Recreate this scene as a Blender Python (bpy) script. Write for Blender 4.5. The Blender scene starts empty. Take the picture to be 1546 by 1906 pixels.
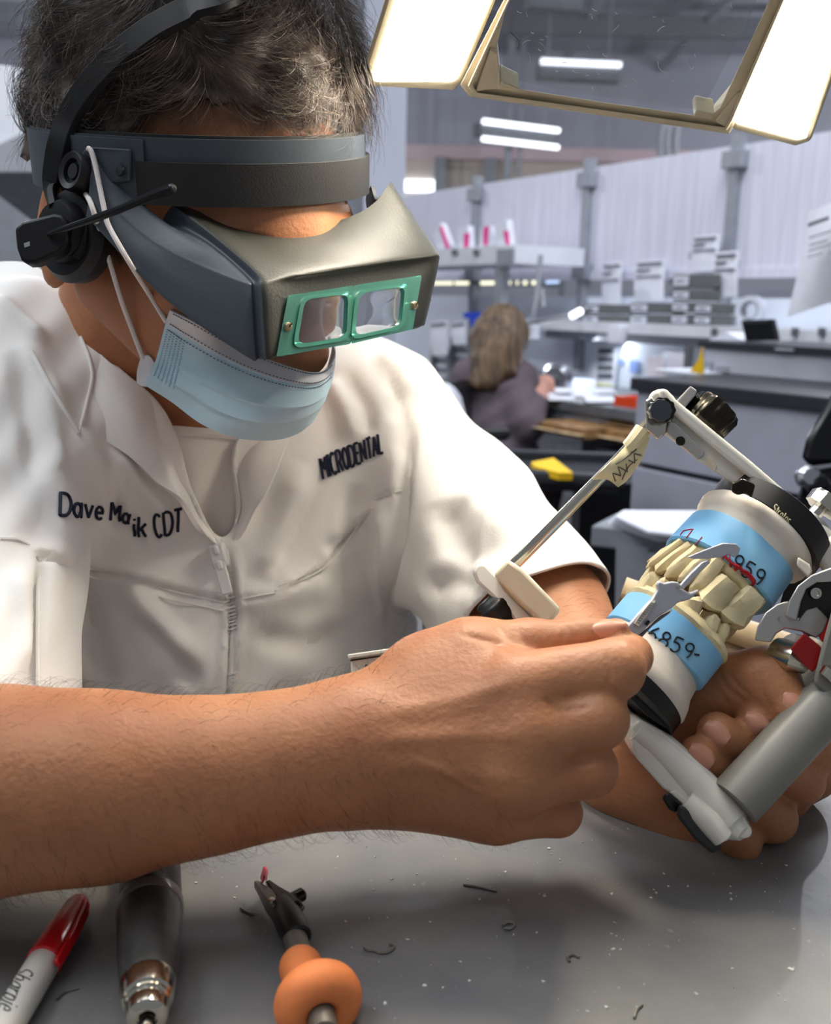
import bpy, bmesh, math, random
import numpy as np
from mathutils import Vector, Matrix
from mathutils.bvhtree import BVHTree

# ------------------------------------------------------------------ camera
sc = bpy.context.scene
IW, IH, FPX = 1546.0, 1906.0, 1830.0
CAM = np.array([0.0, 0.0, 1.16])
PITCH, ROLL = math.radians(12.0), math.radians(1.2)
_R0 = np.array([1.0, 0, 0]); FWD = np.array([0, math.cos(PITCH), -math.sin(PITCH)]); _U0 = np.cross(_R0, FWD)
RGT = math.cos(ROLL)*_R0 + math.sin(ROLL)*_U0
UPV = math.cos(ROLL)*_U0 - math.sin(ROLL)*_R0
camd = bpy.data.cameras.new('camera'); cam = bpy.data.objects.new('camera', camd)
sc.collection.objects.link(cam)
M = Matrix.Identity(4)
for i in range(3):
    M[i][0] = RGT[i]; M[i][1] = UPV[i]; M[i][2] = -FWD[i]; M[i][3] = CAM[i]
cam.matrix_world = M
camd.sensor_fit = 'VERTICAL'; camd.sensor_height = 36.0; camd.sensor_width = 36.0
camd.lens = FPX*36.0/IH
camd.clip_start = 0.02
camd.dof.use_dof = True; camd.dof.focus_distance = 0.50; camd.dof.aperture_fstop = 10.5
sc.camera = cam

# ------------------------------------------------------------------ world, lights, exposure
world = bpy.data.worlds.new('world'); sc.world = world; world.use_nodes = True
bgn = world.node_tree.nodes['Background']
bgn.inputs[0].default_value = (0.86, 0.91, 1.0, 1); bgn.inputs[1].default_value = 0.24
def area(name, loc, target, sx, sy, power, col):
    ld = bpy.data.lights.new(name, 'AREA'); ld.shape = 'RECTANGLE'; ld.size = sx; ld.size_y = sy
    ld.energy = power; ld.color = col
    o = bpy.data.objects.new(name, ld); sc.collection.objects.link(o)
    d = Vector(target) - Vector(loc)
    o.rotation_euler = d.to_track_quat('-Z', 'Y').to_euler(); o.location = loc
    return o
area('ceiling_tubes_near', (-0.5, 0.7, 3.3), (-0.2, 0.6, 0.9), 3.0, 2.0, 36, (0.93, 0.96, 1.0))
area('ceiling_tubes_far', (1.2, 2.6, 3.4), (1.0, 3.2, 0.9), 3.0, 0.6, 75, (0.88, 0.93, 1.0))
area('left_fill_light', (-1.9, 0.7, 3.2), (-0.9, 1.6, 1.2), 2.4, 0.5, 34, (0.90, 0.95, 1.0))  # unseen lamp added to brighten the white hood
for _x, _y in ((-3.0, 5.2), (-3.0, 8.4), (-3.4, 11.8), (2.8, 5.2), (4.2, 8.4), (5.9, 11.8)):   # unseen lamps added to brighten the hall further back
    _l = bpy.data.lights.new('hall_fill_light', 'POINT'); _l.energy = 150; _l.shadow_soft_size = .05; _l.color = (.93, .95, 1.0)
    _o = bpy.data.objects.new('hall_fill_light', _l); _o.location = (_x, _y, 3.2); sc.collection.objects.link(_o)
sc.view_settings.view_transform = 'Standard'; sc.view_settings.look = 'None'
sc.view_settings.gamma = 1.0; sc.view_settings.use_curve_mapping = False
sc.view_settings.exposure = 0.0

# ------------------------------------------------------------------ helpers
random.seed(7); RNG = np.random.default_rng(7)
def P(px, py, z):
    return CAM + z*(FWD + (px-IW/2)/FPX*RGT - (py-IH/2)/FPX*UPV)
def PP(pts):                                    # list of (px,py,z) -> array of points
    return np.array([P(*p[:3]) for p in pts])
def proj(v):                                    # world points -> px, py, depth
    d = np.asarray(v) - CAM; z = d @ FWD
    return IW/2 + FPX*(d @ RGT)/z, IH/2 - FPX*(d @ UPV)/z, z
def ray(px, py):
    d = P(px, py, 1.0) - CAM; return d/np.linalg.norm(d)
def nrm(v): v = np.asarray(v, float); return v/np.linalg.norm(v)
def lin(c):
    return tuple(((x/255)/12.92 if x/255 <= 0.04045 else ((x/255+0.055)/1.055)**2.4) for x in c)

OFF = {}                                        # world offset of each object's local space
def _props(o, label=None, cat=None, group=None, kind=None):
    if label: o['label'] = label
    if cat: o['category'] = cat
    if group: o['group'] = group
    if kind: o['kind'] = kind
def thing(name, loc, label, cat, group=None):
    o = bpy.data.objects.new(name, None); sc.collection.objects.link(o)
    o.empty_display_size = 0.02; o.location = tuple(loc); OFF[o] = np.array(loc, float)
    _props(o, label, cat, group); return o
def mesh(name, geo, mat, parent=None, smooth=True, label=None, cat=None, group=None, kind=None, bevel=0, seg=2, sub=0, angle=35):
    v, f = geo
    off = OFF[parent] if parent is not None else np.zeros(3)
    v = np.asarray(v, float)
    if parent is None and kind != 'structure':
        off = v.mean(0)*[1, 1, 0] + [0, 0, v[:, 2].min()]
    me = bpy.data.meshes.new(name)
    vl = v - off
    if isinstance(f, np.ndarray):
        n, k = f.shape
        me.vertices.add(len(vl)); me.vertices.foreach_set('co', vl.astype(np.float32).ravel())
        me.loops.add(n*k); me.loops.foreach_set('vertex_index', f.astype(np.int32).ravel())
        me.polygons.add(n); me.polygons.foreach_set('loop_start', np.arange(0, n*k, k, dtype=np.int32))
        me.update(calc_edges=True)
    else:
        me.from_pydata([tuple(p) for p in vl], [], [tuple(x) for x in f])
    me.validate()
    if smooth:
        me.shade_smooth()
        if angle: me.set_sharp_from_angle(angle=math.radians(angle))
    for m in (mat if isinstance(mat, (list, tuple)) else [mat]): me.materials.append(m)
    o = bpy.data.objects.new(name, me); sc.collection.objects.link(o)
    OFF[o] = off
    if parent is not None: o.parent = parent
    else: o.location = tuple(off)
    _props(o, label, cat, group, kind)
    if bevel:
        b = o.modifiers.new('bevel', 'BEVEL'); b.width = bevel; b.segments = seg; b.limit_method = 'ANGLE'; b.angle_limit = math.radians(40)
        b.harden_normals = False
    if sub:
        s = o.modifiers.new('sub', 'SUBSURF'); s.levels = sub; s.render_levels = sub
    return o
def join(*geos):
    V = []; F = []; n = 0
    for v, f in geos:
        V.append(np.asarray(v, float)); F += [[int(i)+n for i in q] for q in f]; n += len(v)
    return np.vstack(V), F
def frame(axis, ref=(0, 0, 1)):
    a = nrm(axis); r = np.asarray(ref, float)
    if abs(a @ nrm(r)) > 0.95: r = np.array([1.0, 0, 0]) if abs(a[0]) < 0.9 else np.array([0, 1.0, 0])
    x = nrm(np.cross(r, a)); return x, np.cross(a, x), a
def box(c, ax, ay, az, sx, sy, sz):             # oriented box: centre, three unit axes, full sizes
    c = np.asarray(c); V = []
    for i in (-.5, .5):
        for j in (-.5, .5):
            for k in (-.5, .5): V.append(c + np.asarray(ax)*sx*i + np.asarray(ay)*sy*j + np.asarray(az)*sz*k)
    F = [(0, 1, 3, 2), (4, 6, 7, 5), (0, 4, 5, 1), (2, 3, 7, 6), (0, 2, 6, 4), (1, 5, 7, 3)]
    if np.dot(np.cross(ax, ay), az) < 0: F = [q[::-1] for q in F]
    return np.array(V), F
WX, WY, WZ = np.eye(3)
def wbox(x0, x1, y0, y1, z0, z1):
    return box(((x0+x1)/2, (y0+y1)/2, (z0+z1)/2), WX, WY, WZ, x1-x0, y1-y0, z1-z0)
def loft(rings, cap0=True, cap1=True, close=True):
    rings = [np.asarray(r) for r in rings]; n = len(rings[0]); V = np.vstack(rings); F = []
    for i in range(len(rings)-1):
        for j in range(n if close else n-1):
            a = i*n+j; b = i*n+(j+1) % n; F.append((a, b, b+n, a+n))
    if cap0: F.append(tuple(range(n))[::-1])
    if cap1: F.append(tuple(range((len(rings)-1)*n, len(rings)*n)))
    return V, F
def lathe(prof, o, axis, n=32, ref=(0, 0, 1), caps=True, flute=None):   # prof: (t along axis, radius)
    x, y, a = frame(axis, ref); o = np.asarray(o, float); R = []
    for t, r in prof:
        th = np.linspace(0, 2*math.pi, n, endpoint=False)
        rr = np.full(n, r) if flute is None else r*(1+flute[1]*np.cos(flute[0]*th))
        R.append(o + a*t + np.outer(np.cos(th)*rr, x) + np.outer(np.sin(th)*rr, y))
    return loft(R, caps, caps)
def smooth_path(pts, m=6):
    p = np.asarray(pts, float); 
    if len(p) < 3: return p
    q = np.vstack([2*p[0]-p[1], p, 2*p[-1]-p[-2]]); out = []
    for i in range(1, len(q)-2):
        for t in np.linspace(0, 1, m, endpoint=False):
            a, b, c, d = q[i-1], q[i], q[i+1], q[i+2]
            out.append(.5*((2*b)+(c-a)*t+(2*a-5*b+4*c-d)*t*t+(3*b-a-3*c+d)*t**3))
    out.append(p[-1]); return np.array(out)
def tube(pts, r, n=10, caps=True, flat=1.0, ref=(0, 0, 1)):   # pts in world, r scalar or list
    p = np.asarray(pts, float); r = np.full(len(p), r) if np.isscalar(r) else np.interp(np.linspace(0, 1, len(p)), np.linspace(0, 1, len(r)), r)
    T = np.gradient(p, axis=0); x, y, a = frame(T[0], ref); R = []
    th = np.linspace(0, 2*math.pi, n, endpoint=False)
    for i in range(len(p)):
        a = nrm(T[i]); x = nrm(x - a*(x @ a)); y = np.cross(a, x)
        R.append(p[i] + r[i]*(np.outer(np.cos(th), x) + flat*np.outer(np.sin(th), y)))
    return loft(R, caps, caps)
def prism(front, depthvec):                     # polygon (world points) pushed back along a vector
    f = np.asarray(front, float); b = f + np.asarray(depthvec); n = len(f)
    V = np.vstack([f, b]); F = [tuple(range(n)), tuple(range(2*n-1, n-1, -1))]
    for i in range(n): F.append((i, i+n, (i+1) % n+n, (i+1) % n))
    nn = sum(np.cross(f[i]-f[0], f[(i+1) % n]-f[0]) for i in range(n))
    if nn @ np.asarray(depthvec) > 0: F = [q[::-1] for q in F]
    return V, F
def pprism(poly, z, thick, vec=None):           # polygon of (px,py[,z]) given real depth, pushed away by thick
    f = PP([(q[0], q[1], q[2] if len(q) > 2 else z) for q in poly])
    return prism(f, (nrm(f.mean(0)-CAM) if vec is None else np.asarray(vec))*thick)
def sheet(grid, thick, m=5, mu=None):           # grid[row][col] of world points -> smooth cloth with thickness
    g = np.asarray(grid, float)
    g = np.array([smooth_path(r, mu or m) for r in g])
    g = np.array([smooth_path(g[:, j], m) for j in range(g.shape[1])]).transpose(1, 0, 2)
    return thick_grid(g, thick)
def thick_grid(g, thick):
    du = np.gradient(g, axis=1); dv = np.gradient(g, axis=0); N = np.cross(du, dv)
    N /= np.linalg.norm(N, axis=2, keepdims=True)+1e-12
    c = g.reshape(-1, 3).mean(0)
    if (N.reshape(-1, 3).mean(0) @ (c-CAM)) > 0: N = -N
    h, w = g.shape[:2]; back = g - N*thick
    V = np.vstack([g.reshape(-1, 3), back.reshape(-1, 3)]); n = h*w; F = []
    for i in range(h-1):
        for j in range(w-1):
            a = i*w+j; F.append((a, a+w, a+w+1, a+1)); F.append((a+n, a+1+n, a+w+1+n, a+w+n))
    bd = [(0, j) for j in range(w)] + [(i, w-1) for i in range(1, h)] + [(h-1, j) for j in range(w-2, -1, -1)] + [(i, 0) for i in range(h-2, 0, -1)]
    bd = [i*w+j for i, j in bd]
    for k in range(len(bd)):
        a, b = bd[k], bd[(k+1) % len(bd)]; F.append((a, b, b+n, a+n))
    nn = np.cross(g[1, 0]-g[0, 0], g[0, 1]-g[0, 0])
    if nn @ N[0, 0] < 0: F = [q[::-1] for q in F]
    return V, F
def ellipsoid(c, ax, ay, az, n=24, m=14):
    R = []
    for i in range(m+1):
        ph = -math.pi/2 + math.pi*i/m; ph = max(min(ph, math.pi/2-.01), -math.pi/2+.01)
        th = np.linspace(0, 2*math.pi, n, endpoint=False)
        R.append(np.asarray(c) + math.cos(ph)*(np.outer(np.cos(th), ax)+np.outer(np.sin(th), ay)) + math.sin(ph)*np.asarray(az))
    return loft(R)
# ---- signed distance bodies and surface nets
class SDF:
    def __init__(s, lo, hi, h):
        s.h = h; s.lo = np.asarray(lo, float); s.n = np.ceil((np.asarray(hi)-s.lo)/h).astype(int)+1
        s.V = np.full(s.n, 0.05, np.float32)
    def _sub(s, lo, hi):
        i0 = np.clip(np.floor((np.asarray(lo)-s.lo)/s.h).astype(int), 0, s.n-1); i1 = np.clip(np.ceil((np.asarray(hi)-s.lo)/s.h).astype(int)+1, 1, s.n)
        sl = tuple(slice(a, b) for a, b in zip(i0, i1))
        ax = [(s.lo[k]+s.h*np.arange(i0[k], i1[k])).astype(np.float32) for k in range(3)]
        return sl, ax
    def _put(s, sl, d, k, op):
        a = s.V[sl]
        if op == '+':
            if k > 0:
                hh = np.clip(k-np.abs(a-d), 0, None)/k; s.V[sl] = np.minimum(a, d)-hh*hh*k*.25
            else: s.V[sl] = np.minimum(a, d)
        else:
            hh = np.clip(k-np.abs(a+d), 0, None)/k if k > 0 else 0; s.V[sl] = np.maximum(a, -d)+hh*hh*k*.25
    def cone(s, a, b, ra, rb, k=0.0, op='+', sq=None):
        a = np.asarray(a, float); b = np.asarray(b, float); m = max(ra, rb)+k+3*s.h+0.004
        if sq is not None: m = m*max(1, sq[1])
        sl, ax = s._sub(np.minimum(a, b)-m, np.maximum(a, b)+m)
        if any(len(x) == 0 for x in ax): return s
        X, Y, Z = np.meshgrid(*ax, indexing='ij', sparse=True)
        ba = b-a; L = ba @ ba + 1e-12
        px, py, pz = X-a[0], Y-a[1], Z-a[2]
        t = np.clip((px*ba[0]+py*ba[1]+pz*ba[2])/L, 0, 1)
        qx, qy, qz = px-t*ba[0], py-t*ba[1], pz-t*ba[2]
        if sq is not None:                       # flatten along a unit direction: sq = (dir, scale)
            u, f = np.asarray(sq[0], float), sq[1]; w = (qx*u[0]+qy*u[1]+qz*u[2])*(1/f-1)
            qx = qx+w*u[0]; qy = qy+w*u[1]; qz = qz+w*u[2]
        d = np.sqrt(qx*qx+qy*qy+qz*qz)-(ra+(rb-ra)*t)
        if sq is not None: d = d*min(1, sq[1])
        s._put(sl, d.astype(np.float32), k, op); return s
    def ell(s, c, ax, ay, az, k=0.0, op='+'):
        c = np.asarray(c, float); A = [np.asarray(q, float) for q in (ax, ay, az)]; R = [np.linalg.norm(q) for q in A]
        ext = np.sqrt(sum(q*q for q in A)) + k + 3*s.h + 0.004
        sl, g = s._sub(c-ext, c+ext)
        if any(len(x) == 0 for x in g): return s
        X, Y, Z = np.meshgrid(*g, indexing='ij', sparse=True); X, Y, Z = X-c[0], Y-c[1], Z-c[2]
        q = [(X*u[0]+Y*u[1]+Z*u[2])/(r*r) for u, r in zip(A, R)]
        k0 = np.sqrt(q[0]**2+q[1]**2+q[2]**2); k1 = np.sqrt((q[0]/R[0])**2+(q[1]/R[1])**2+(q[2]/R[2])**2)+1e-9
        s._put(sl, (k0*(k0-1)/k1).astype(np.float32), k, op); return s
    def grid_points(s):
        g = np.stack(np.meshgrid(*[s.lo[k]+s.h*np.arange(s.n[k]) for k in range(3)], indexing='ij'), -1)
        return g
    def mesh(s, relax=2):
        V = s.V.copy()
        for ax in range(3):                      # close the field at the box faces
            i = [slice(None)]*3; i[ax] = 0; V[tuple(i)] = np.maximum(V[tuple(i)], 1e-3); i[ax] = -1; V[tuple(i)] = np.maximum(V[tuple(i)], 1e-3)
        S = V < 0; n = np.array(V.shape)
        c = np.zeros(n-1, np.int16)
        for dx in (0, 1):
            for dy in (0, 1):
                for dz in (0, 1): c += S[dx:n[0]-1+dx, dy:n[1]-1+dy, dz:n[2]-1+dz]
        idx = np.argwhere((c > 0) & (c < 8)); ids = np.full(n-1, -1, np.int64); ids[tuple(idx.T)] = np.arange(len(idx))
        acc = np.zeros((len(idx), 3)); cnt = np.zeros(len(idx))
        cor = [(x, y, z) for x in (0, 1) for y in (0, 1) for z in (0, 1)]
        for a in cor:
            for b in cor:
                d = [b[k]-a[k] for k in range(3)]
                if sorted(d) != [0, 0, 1]: continue
                va = V[tuple((idx+a).T)]; vb = V[tuple((idx+b).T)]; m = (va < 0) != (vb < 0)
                t = np.where(m, va/(va-vb+1e-20), 0)
                acc += m[:, None]*(np.array(a)+t[:, None]*np.array(d)); cnt += m
        pts = idx + acc/cnt[:, None]
        F = []
        for ax in range(3):
            sl0 = [slice(None)]*3; sl1 = [slice(None)]*3; sl0[ax] = slice(0, -1); sl1[ax] = slice(1, None)
            A = S[tuple(sl0)]; B = S[tuple(sl1)]; e = np.argwhere(A != B)
            u, v = (ax+1) % 3, (ax+2) % 3
            ok = (e[:, u] > 0) & (e[:, v] > 0) & (e[:, u] < n[u]-1) & (e[:, v] < n[v]-1); e = e[ok]
            ins = A[tuple(e.T)]
            q = []
            for du, dv in ((-1, -1), (0, -1), (0, 0), (-1, 0)):
                w = e.copy(); w[:, u] += du; w[:, v] += dv; q.append(ids[tuple(w.T)])
            q = np.stack(q, 1); q[~ins] = q[~ins][:, ::-1]; F.append(q)
        F = np.vstack(F); pts = s.lo + s.h*pts
        return relax_mesh(pts, F, relax), F
def relax_mesh(v, F, it, lam=.5):
    e = np.vstack([F[:, [0, 1]], F[:, [1, 2]], F[:, [2, 3]], F[:, [3, 0]]])
    e = np.vstack([e, e[:, ::-1]]); deg = np.bincount(e[:, 0], minlength=len(v)).astype(float)
    for _ in range(it):
        for l in (lam, -lam*1.04) if it > 1 else (lam,):
            m = np.stack([np.bincount(e[:, 0], v[e[:, 1], k], len(v)) for k in range(3)], 1)/np.maximum(deg, 1)[:, None]
            v = v + l*(m-v)
    return v
def vnormals(v, F):
    n = np.zeros_like(v); fn = np.cross(v[F[:, 2]]-v[F[:, 0]], v[F[:, 3]]-v[F[:, 1]])
    for k in range(4):
        for c in range(3): n[:, c] += np.bincount(F[:, k], fn[:, c], len(v))
    return n/(np.linalg.norm(n, axis=1, keepdims=True)+1e-12)
def pdist(px, py, path):                         # distance in px to a polyline, plus signed side and parameter
    path = np.asarray(path, float); best = np.full(px.shape, 1e9); side = np.zeros(px.shape); par = np.zeros(px.shape)
    L = len(path)-1
    for i in range(L):
        a, b = path[i], path[i+1]; d = b-a; t = np.clip(((px-a[0])*d[0]+(py-a[1])*d[1])/(d @ d), 0, 1)
        qx, qy = px-a[0]-t*d[0], py-a[1]-t*d[1]; r = np.hypot(qx, qy); m = r < best
        best = np.where(m, r, best); side = np.where(m, np.sign(d[0]*qy-d[1]*qx), side); par = np.where(m, (i+t)/L, par)
    return best, side, par
def inpoly(px, py, poly):
    poly = np.asarray(poly, float); r = np.zeros(px.shape, bool); j = len(poly)-1
    for i in range(len(poly)):
        xi, yi = poly[i]; xj, yj = poly[j]
        r ^= ((yi > py) != (yj > py)) & (px < (xj-xi)*(py-yi)/(yj-yi+1e-12)+xi); j = i
    return r
def bvh_of(*objs):
    V = []; F = []
    for o in objs:
        n = len(V); dg = bpy.context.evaluated_depsgraph_get(); e = o.evaluated_get(dg); me = e.to_mesh()
        off = OFF[o]
        V += [tuple(np.array(v.co)+off) for v in me.vertices]; F += [[i+n for i in p.vertices] for p in me.polygons]; e.to_mesh_clear()
    return BVHTree.FromPolygons(V, F)
def cast(bv, px, py, lift=0.0, zdef=None):
    d = ray(px, py); h = bv.ray_cast(Vector(CAM), Vector(d))
    if h[0] is None: return P(px, py, zdef) if zdef else None
    n = np.array(h[1]); 
    if n @ d > 0: n = -n
    return np.array(h[0]) + n*lift
# ---- single-stroke lettering (unit box 0..1 high) so that marks are real raised strokes
_c = lambda cx, cy, rx, ry, a0, a1, n=10: [(cx+rx*math.cos(math.radians(a)), cy+ry*math.sin(math.radians(a))) for a in np.linspace(a0, a1, n)]
GL = {
 'D': (.62, [[(0, 0), (0, 1), (.25, 1)]+_c(.25, .5, .35, .5, 90, -90)+[(0, 0)]]), 'a': (.5, [_c(.22, .32, .2, .32, 0, 360, 14), [(.43, .64), (.43, 0)]]),
 'v': (.5, [[(0, .65), (.22, 0), (.44, .65)]]), 'e': (.5, [[(.02, .33), (.42, .33)]+_c(.22, .32, .2, .32, 0, 310, 14)]),
 'M': (.72, [[(0, 0), (0, 1), (.32, .4), (.64, 1), (.64, 0)]]), 'u': (.48, [[(0, .65), (0, .2)]+_c(.2, .2, .2, .2, 180, 360)+[(.4, .65)], [(.4, .3), (.4, 0)]]),
 'k': (.46, [[(0, 0), (0, 1)], [(.38, .66), (0, .28)], [(.13, .4), (.4, 0)]]), 'C': (.6, [_c(.28, .5, .28, .5, 50, 310, 14)]),
 'T': (.56, [[(0, 1), (.54, 1)], [(.27, 1), (.27, 0)]]), 'I': (.18, [[(.06, 0), (.06, 1)]]),
 'R': (.58, [[(0, 0), (0, 1), (.25, 1)]+_c(.25, .74, .25, .26, 90, -90)+[(0, .48)], [(.25, .48), (.5, 0)]]), 'O': (.62, [_c(.29, .5, .28, .5, 0, 360, 18)]),
 'E': (.5, [[(.44, 1), (0, 1), (0, 0), (.46, 0)], [(0, .52), (.38, .52)]]), 'N': (.62, [[(0, 0), (0, 1), (.54, 0), (.54, 1)]]),
 'A': (.6, [[(0, 0), (.27, 1), (.54, 0)], [(.1, .34), (.44, .34)]]), 'L': (.46, [[(0, 1), (0, 0), (.42, 0)]]),
 'S': (.52, [_c(.24, .75, .22, .25, 40, 270, 9)+_c(.24, .25, .22, .25, 90, -140, 9)]), 't': (.34, [[(.14, .95), (.14, .12), (.28, 0)], [(0, .66), (.3, .66)]]),
 'r': (.36, [[(0, 0), (0, .66)], [(0, .4), (.12, .6), (.3, .64)]]), 'o': (.5, [_c(.22, .33, .2, .33, 0, 360, 14)]), 's': (.42, [_c(.18, .49, .17, .17, 40, 270, 8)+_c(.18, .16, .17, .16, 90, -140, 8)]),
 'h': (.48, [[(0, 0), (0, 1)], [(0, .4)]+_c(.19, .45, .19, .2, 180, 0, 7)+[(.38, 0)]]), 'p': (.48, [[(0, -.3), (0, .66)], _c(.2, .32, .2, .32, 180, -180, 14)]),
 'i': (.16, [[(.05, 0), (.05, .62)], [(.05, .84), (.05, .9)]]), '6': (.5, [[(.36, 1), (.12, .62), (.03, .3)]+_c(.23, .27, .2, .27, 180, 540, 14)]),
 '8': (.5, [_c(.23, .74, .19, .25, -90, 270, 14)+_c(.23, .24, .22, .25, 90, 450, 14)]), '5': (.5, [[(.42, 1), (.08, 1), (.05, .6)]+_c(.2, .32, .22, .32, 110, -140, 10)]),
 '9': (.5, [_c(.23, .72, .2, .27, 0, 360, 14)+[(.43, .72), (.4, .3), (.3, 0)]]), ' ': (.35, []), '.': (.2, [[(.05, .02), (.08, .06)]]), '1': (.2, [[(.06, 0), (.08, 1)]]),
 'w': (.6, [[(0, .65), (.13, 0), (.27, .6), (.41, 0), (.54, .65)]]), 'x': (.45, [[(0, .65), (.4, 0)], [(.4, .65), (0, 0)]]),
}
def strokes(text, gap=.12):
    out = []; x = 0
    for ch in text:
        w, ss = GL[ch]; out += [[(x+p[0], p[1]) for p in s] for s in ss]; x += w+gap
    return out, x-gap
def lettering(name, text, bv, quad, r, mat, parent, lift=0.0003, zdef=None, flat=.5, skip=None, step=.12, strokelist=None):
    # quad: four px corners (top-left, top-right, bottom-right, bottom-left) of the line of writing, laid onto the surface behind
    ss, w = strokes(text) if strokelist is None else strokelist
    q = np.asarray(quad, float); G = []
    for s in ss:
        s = np.array(s); L = np.r_[0, np.cumsum(np.linalg.norm(np.diff(s, axis=0), axis=1))]
        k = max(2, int(L[-1]/step)+1); t = np.linspace(0, L[-1], k); xs = np.interp(t, L, s[:, 0])/w; ys = np.interp(t, L, s[:, 1])
        pts = []
        for u, v in zip(xs, ys):
            a = q[3]*(1-u)+q[2]*u; b = q[0]*(1-u)+q[1]*u; p = a*(1-v)+b*v
            if skip is not None and skip(p): continue
            c = cast(bv, p[0], p[1], lift, zdef)
            if c is not None: pts.append(c)
        if len(pts) >= 2: G.append(tube(np.array(pts), r, 6, flat=1.0))
    return mesh(name, join(*G), mat, parent)
# ---- materials
def mat(name, col, rough=.5, metal=0, var=0, vscale=40, bump=0, bscale=200, spec=.5, emit=None, estr=0, trans=0, ior=1.45, alpha=1, sss=0, coat=0, col2=None, vlo=.4, vhi=.6, coord='Object', stretch=None):
    m = bpy.data.materials.new(name); m.use_nodes = True; nt = m.node_tree; b = nt.nodes['Principled BSDF']
    c = lin(col)+(1,); b.inputs['Base Color'].default_value = c; b.inputs['Roughness'].default_value = rough; b.inputs['Metallic'].default_value = metal
    b.inputs['Specular IOR Level'].default_value = spec; b.inputs['IOR'].default_value = ior; b.inputs['Transmission Weight'].default_value = trans; b.inputs['Alpha'].default_value = alpha
    b.inputs['Coat Weight'].default_value = coat
    if sss: b.inputs['Subsurface Weight'].default_value = sss; b.inputs['Subsurface Radius'].default_value = (.006, .0025, .0012); b.inputs['Subsurface Scale'].default_value = 1.0
    if emit: b.inputs['Emission Color'].default_value = lin(emit)+(1,); b.inputs['Emission Strength'].default_value = estr
    tc = nt.nodes.new('ShaderNodeTexCoord'); src = tc.outputs[coord]
    if stretch:
        mp = nt.nodes.new('ShaderNodeMapping'); mp.inputs['Scale'].default_value = stretch; nt.links.new(src, mp.inputs['Vector']); src = mp.outputs['Vector']
    if var or col2:
        n = nt.nodes.new('ShaderNodeTexNoise'); n.inputs['Scale'].default_value = vscale; n.inputs['Detail'].default_value = 5; nt.links.new(src, n.inputs['Vector'])
        r = nt.nodes.new('ShaderNodeValToRGB'); r.color_ramp.elements[0].position = vlo; r.color_ramp.elements[1].position = vhi
        k1 = col2 if col2 else tuple(x*(1-var) for x in col)
        r.color_ramp.elements[0].color = lin(k1)+(1,); r.color_ramp.elements[1].color = c
        nt.links.new(n.outputs['Fac'], r.inputs['Fac']); nt.links.new(r.outputs['Color'], b.inputs['Base Color'])
    if bump:
        n2 = nt.nodes.new('ShaderNodeTexNoise'); n2.inputs['Scale'].default_value = bscale; n2.inputs['Detail'].default_value = 4; nt.links.new(src, n2.inputs['Vector'])
        bp = nt.nodes.new('ShaderNodeBump'); bp.inputs['Strength'].default_value = bump; bp.inputs['Distance'].default_value = .002
        nt.links.new(n2.outputs['Fac'], bp.inputs['Height']); nt.links.new(bp.outputs['Normal'], b.inputs['Normal'])
    return m

# ================================================================== SETTING
M_floor = mat('concrete_floor', (88, 88, 92), .6, var=.25, vscale=3, bump=.1, bscale=30)
M_ceil = mat('painted_ceiling', (166, 168, 180), .8, var=.04, vscale=2)
M_wallg = mat('grey_wall', (166, 168, 180), .8, var=.04, vscale=1.5)
M_white = mat('white_paint', (222, 224, 232), .6, var=.03, vscale=8)
M_col = mat('white_column', (212, 216, 230), .6, var=.02, vscale=3)
M_poly = mat('polycarbonate_panel', (222, 222, 236), .35, var=.06, vscale=6, stretch=(14, 14, .4))
M_back = mat('pale_backsplash', (226, 232, 244), .5)
M_gm = mat('grey_metal', (150, 154, 162), .45, var=.05, vscale=20)
M_gmd = mat('dark_grey_metal', (104, 108, 114), .5, var=.08, vscale=20)
M_bin = mat('grey_drawer_plastic', (104, 107, 108), .5, var=.05)
M_label = mat('paper_label', (216, 220, 232), .6)
M_paper = mat('white_paper', (228, 230, 240), .7, var=.02)
M_ink = mat('grey_print', (120, 122, 134), .8)
M_pink = mat('pink_highlighter', (240, 60, 150), .6)
M_cab = mat('grey_cabinet', (176, 178, 192), .5, var=.04, vscale=10)
M_cabu = mat('upper_cabinet', (190, 192, 204), .5, var=.04, vscale=10)
M_black = mat('black_plastic', (22, 23, 27), .4)
M_dark = mat('black_gloss', (12, 13, 18), .25)
M_slab = mat('black_edge', (44, 46, 52), .4)
M_yel = mat('yellow_card', (246, 196, 20), .6)
M_org = mat('orange_red_plastic', (232, 74, 24), .45)
M_blue = mat('blue_tape', (30, 74, 200), .5)
M_bluel = mat('light_blue_print', (150, 176, 240), .6)
M_wood = mat('beech_wood', (206, 178, 138), .5, var=.2, vscale=25, stretch=(1, 1, 8))
M_wood2 = mat('brown_wood', (158, 120, 78), .5, var=.2, vscale=25)
M_tube = mat('lit_tube', (255, 255, 255), .5, emit=(240, 246, 255), estr=2.6)
M_warm = mat('lit_opening', (250, 250, 220), .5, emit=(255, 250, 214), estr=1.3)
M_beam = mat('pinkish_beam', (214, 190, 196), .6)
M_tan = mat('tan_wall', (196, 186, 178), .8)
M_steel = mat('brushed_steel', (190, 192, 198), .25, metal=1)

def S(name, geo, m, **k): return mesh(name, geo, m, kind='structure', smooth=False, **k)
S('floor', wbox(-8, 9, -2.5, 16, -.1, 0), M_floor)
S('ceiling', wbox(-8, 9, 2.4, 16, 4.7, 4.8), M_ceil)
S('wall_back', wbox(-8, 9, 15.0, 15.2, 0, 4.7), M_wallg)
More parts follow.
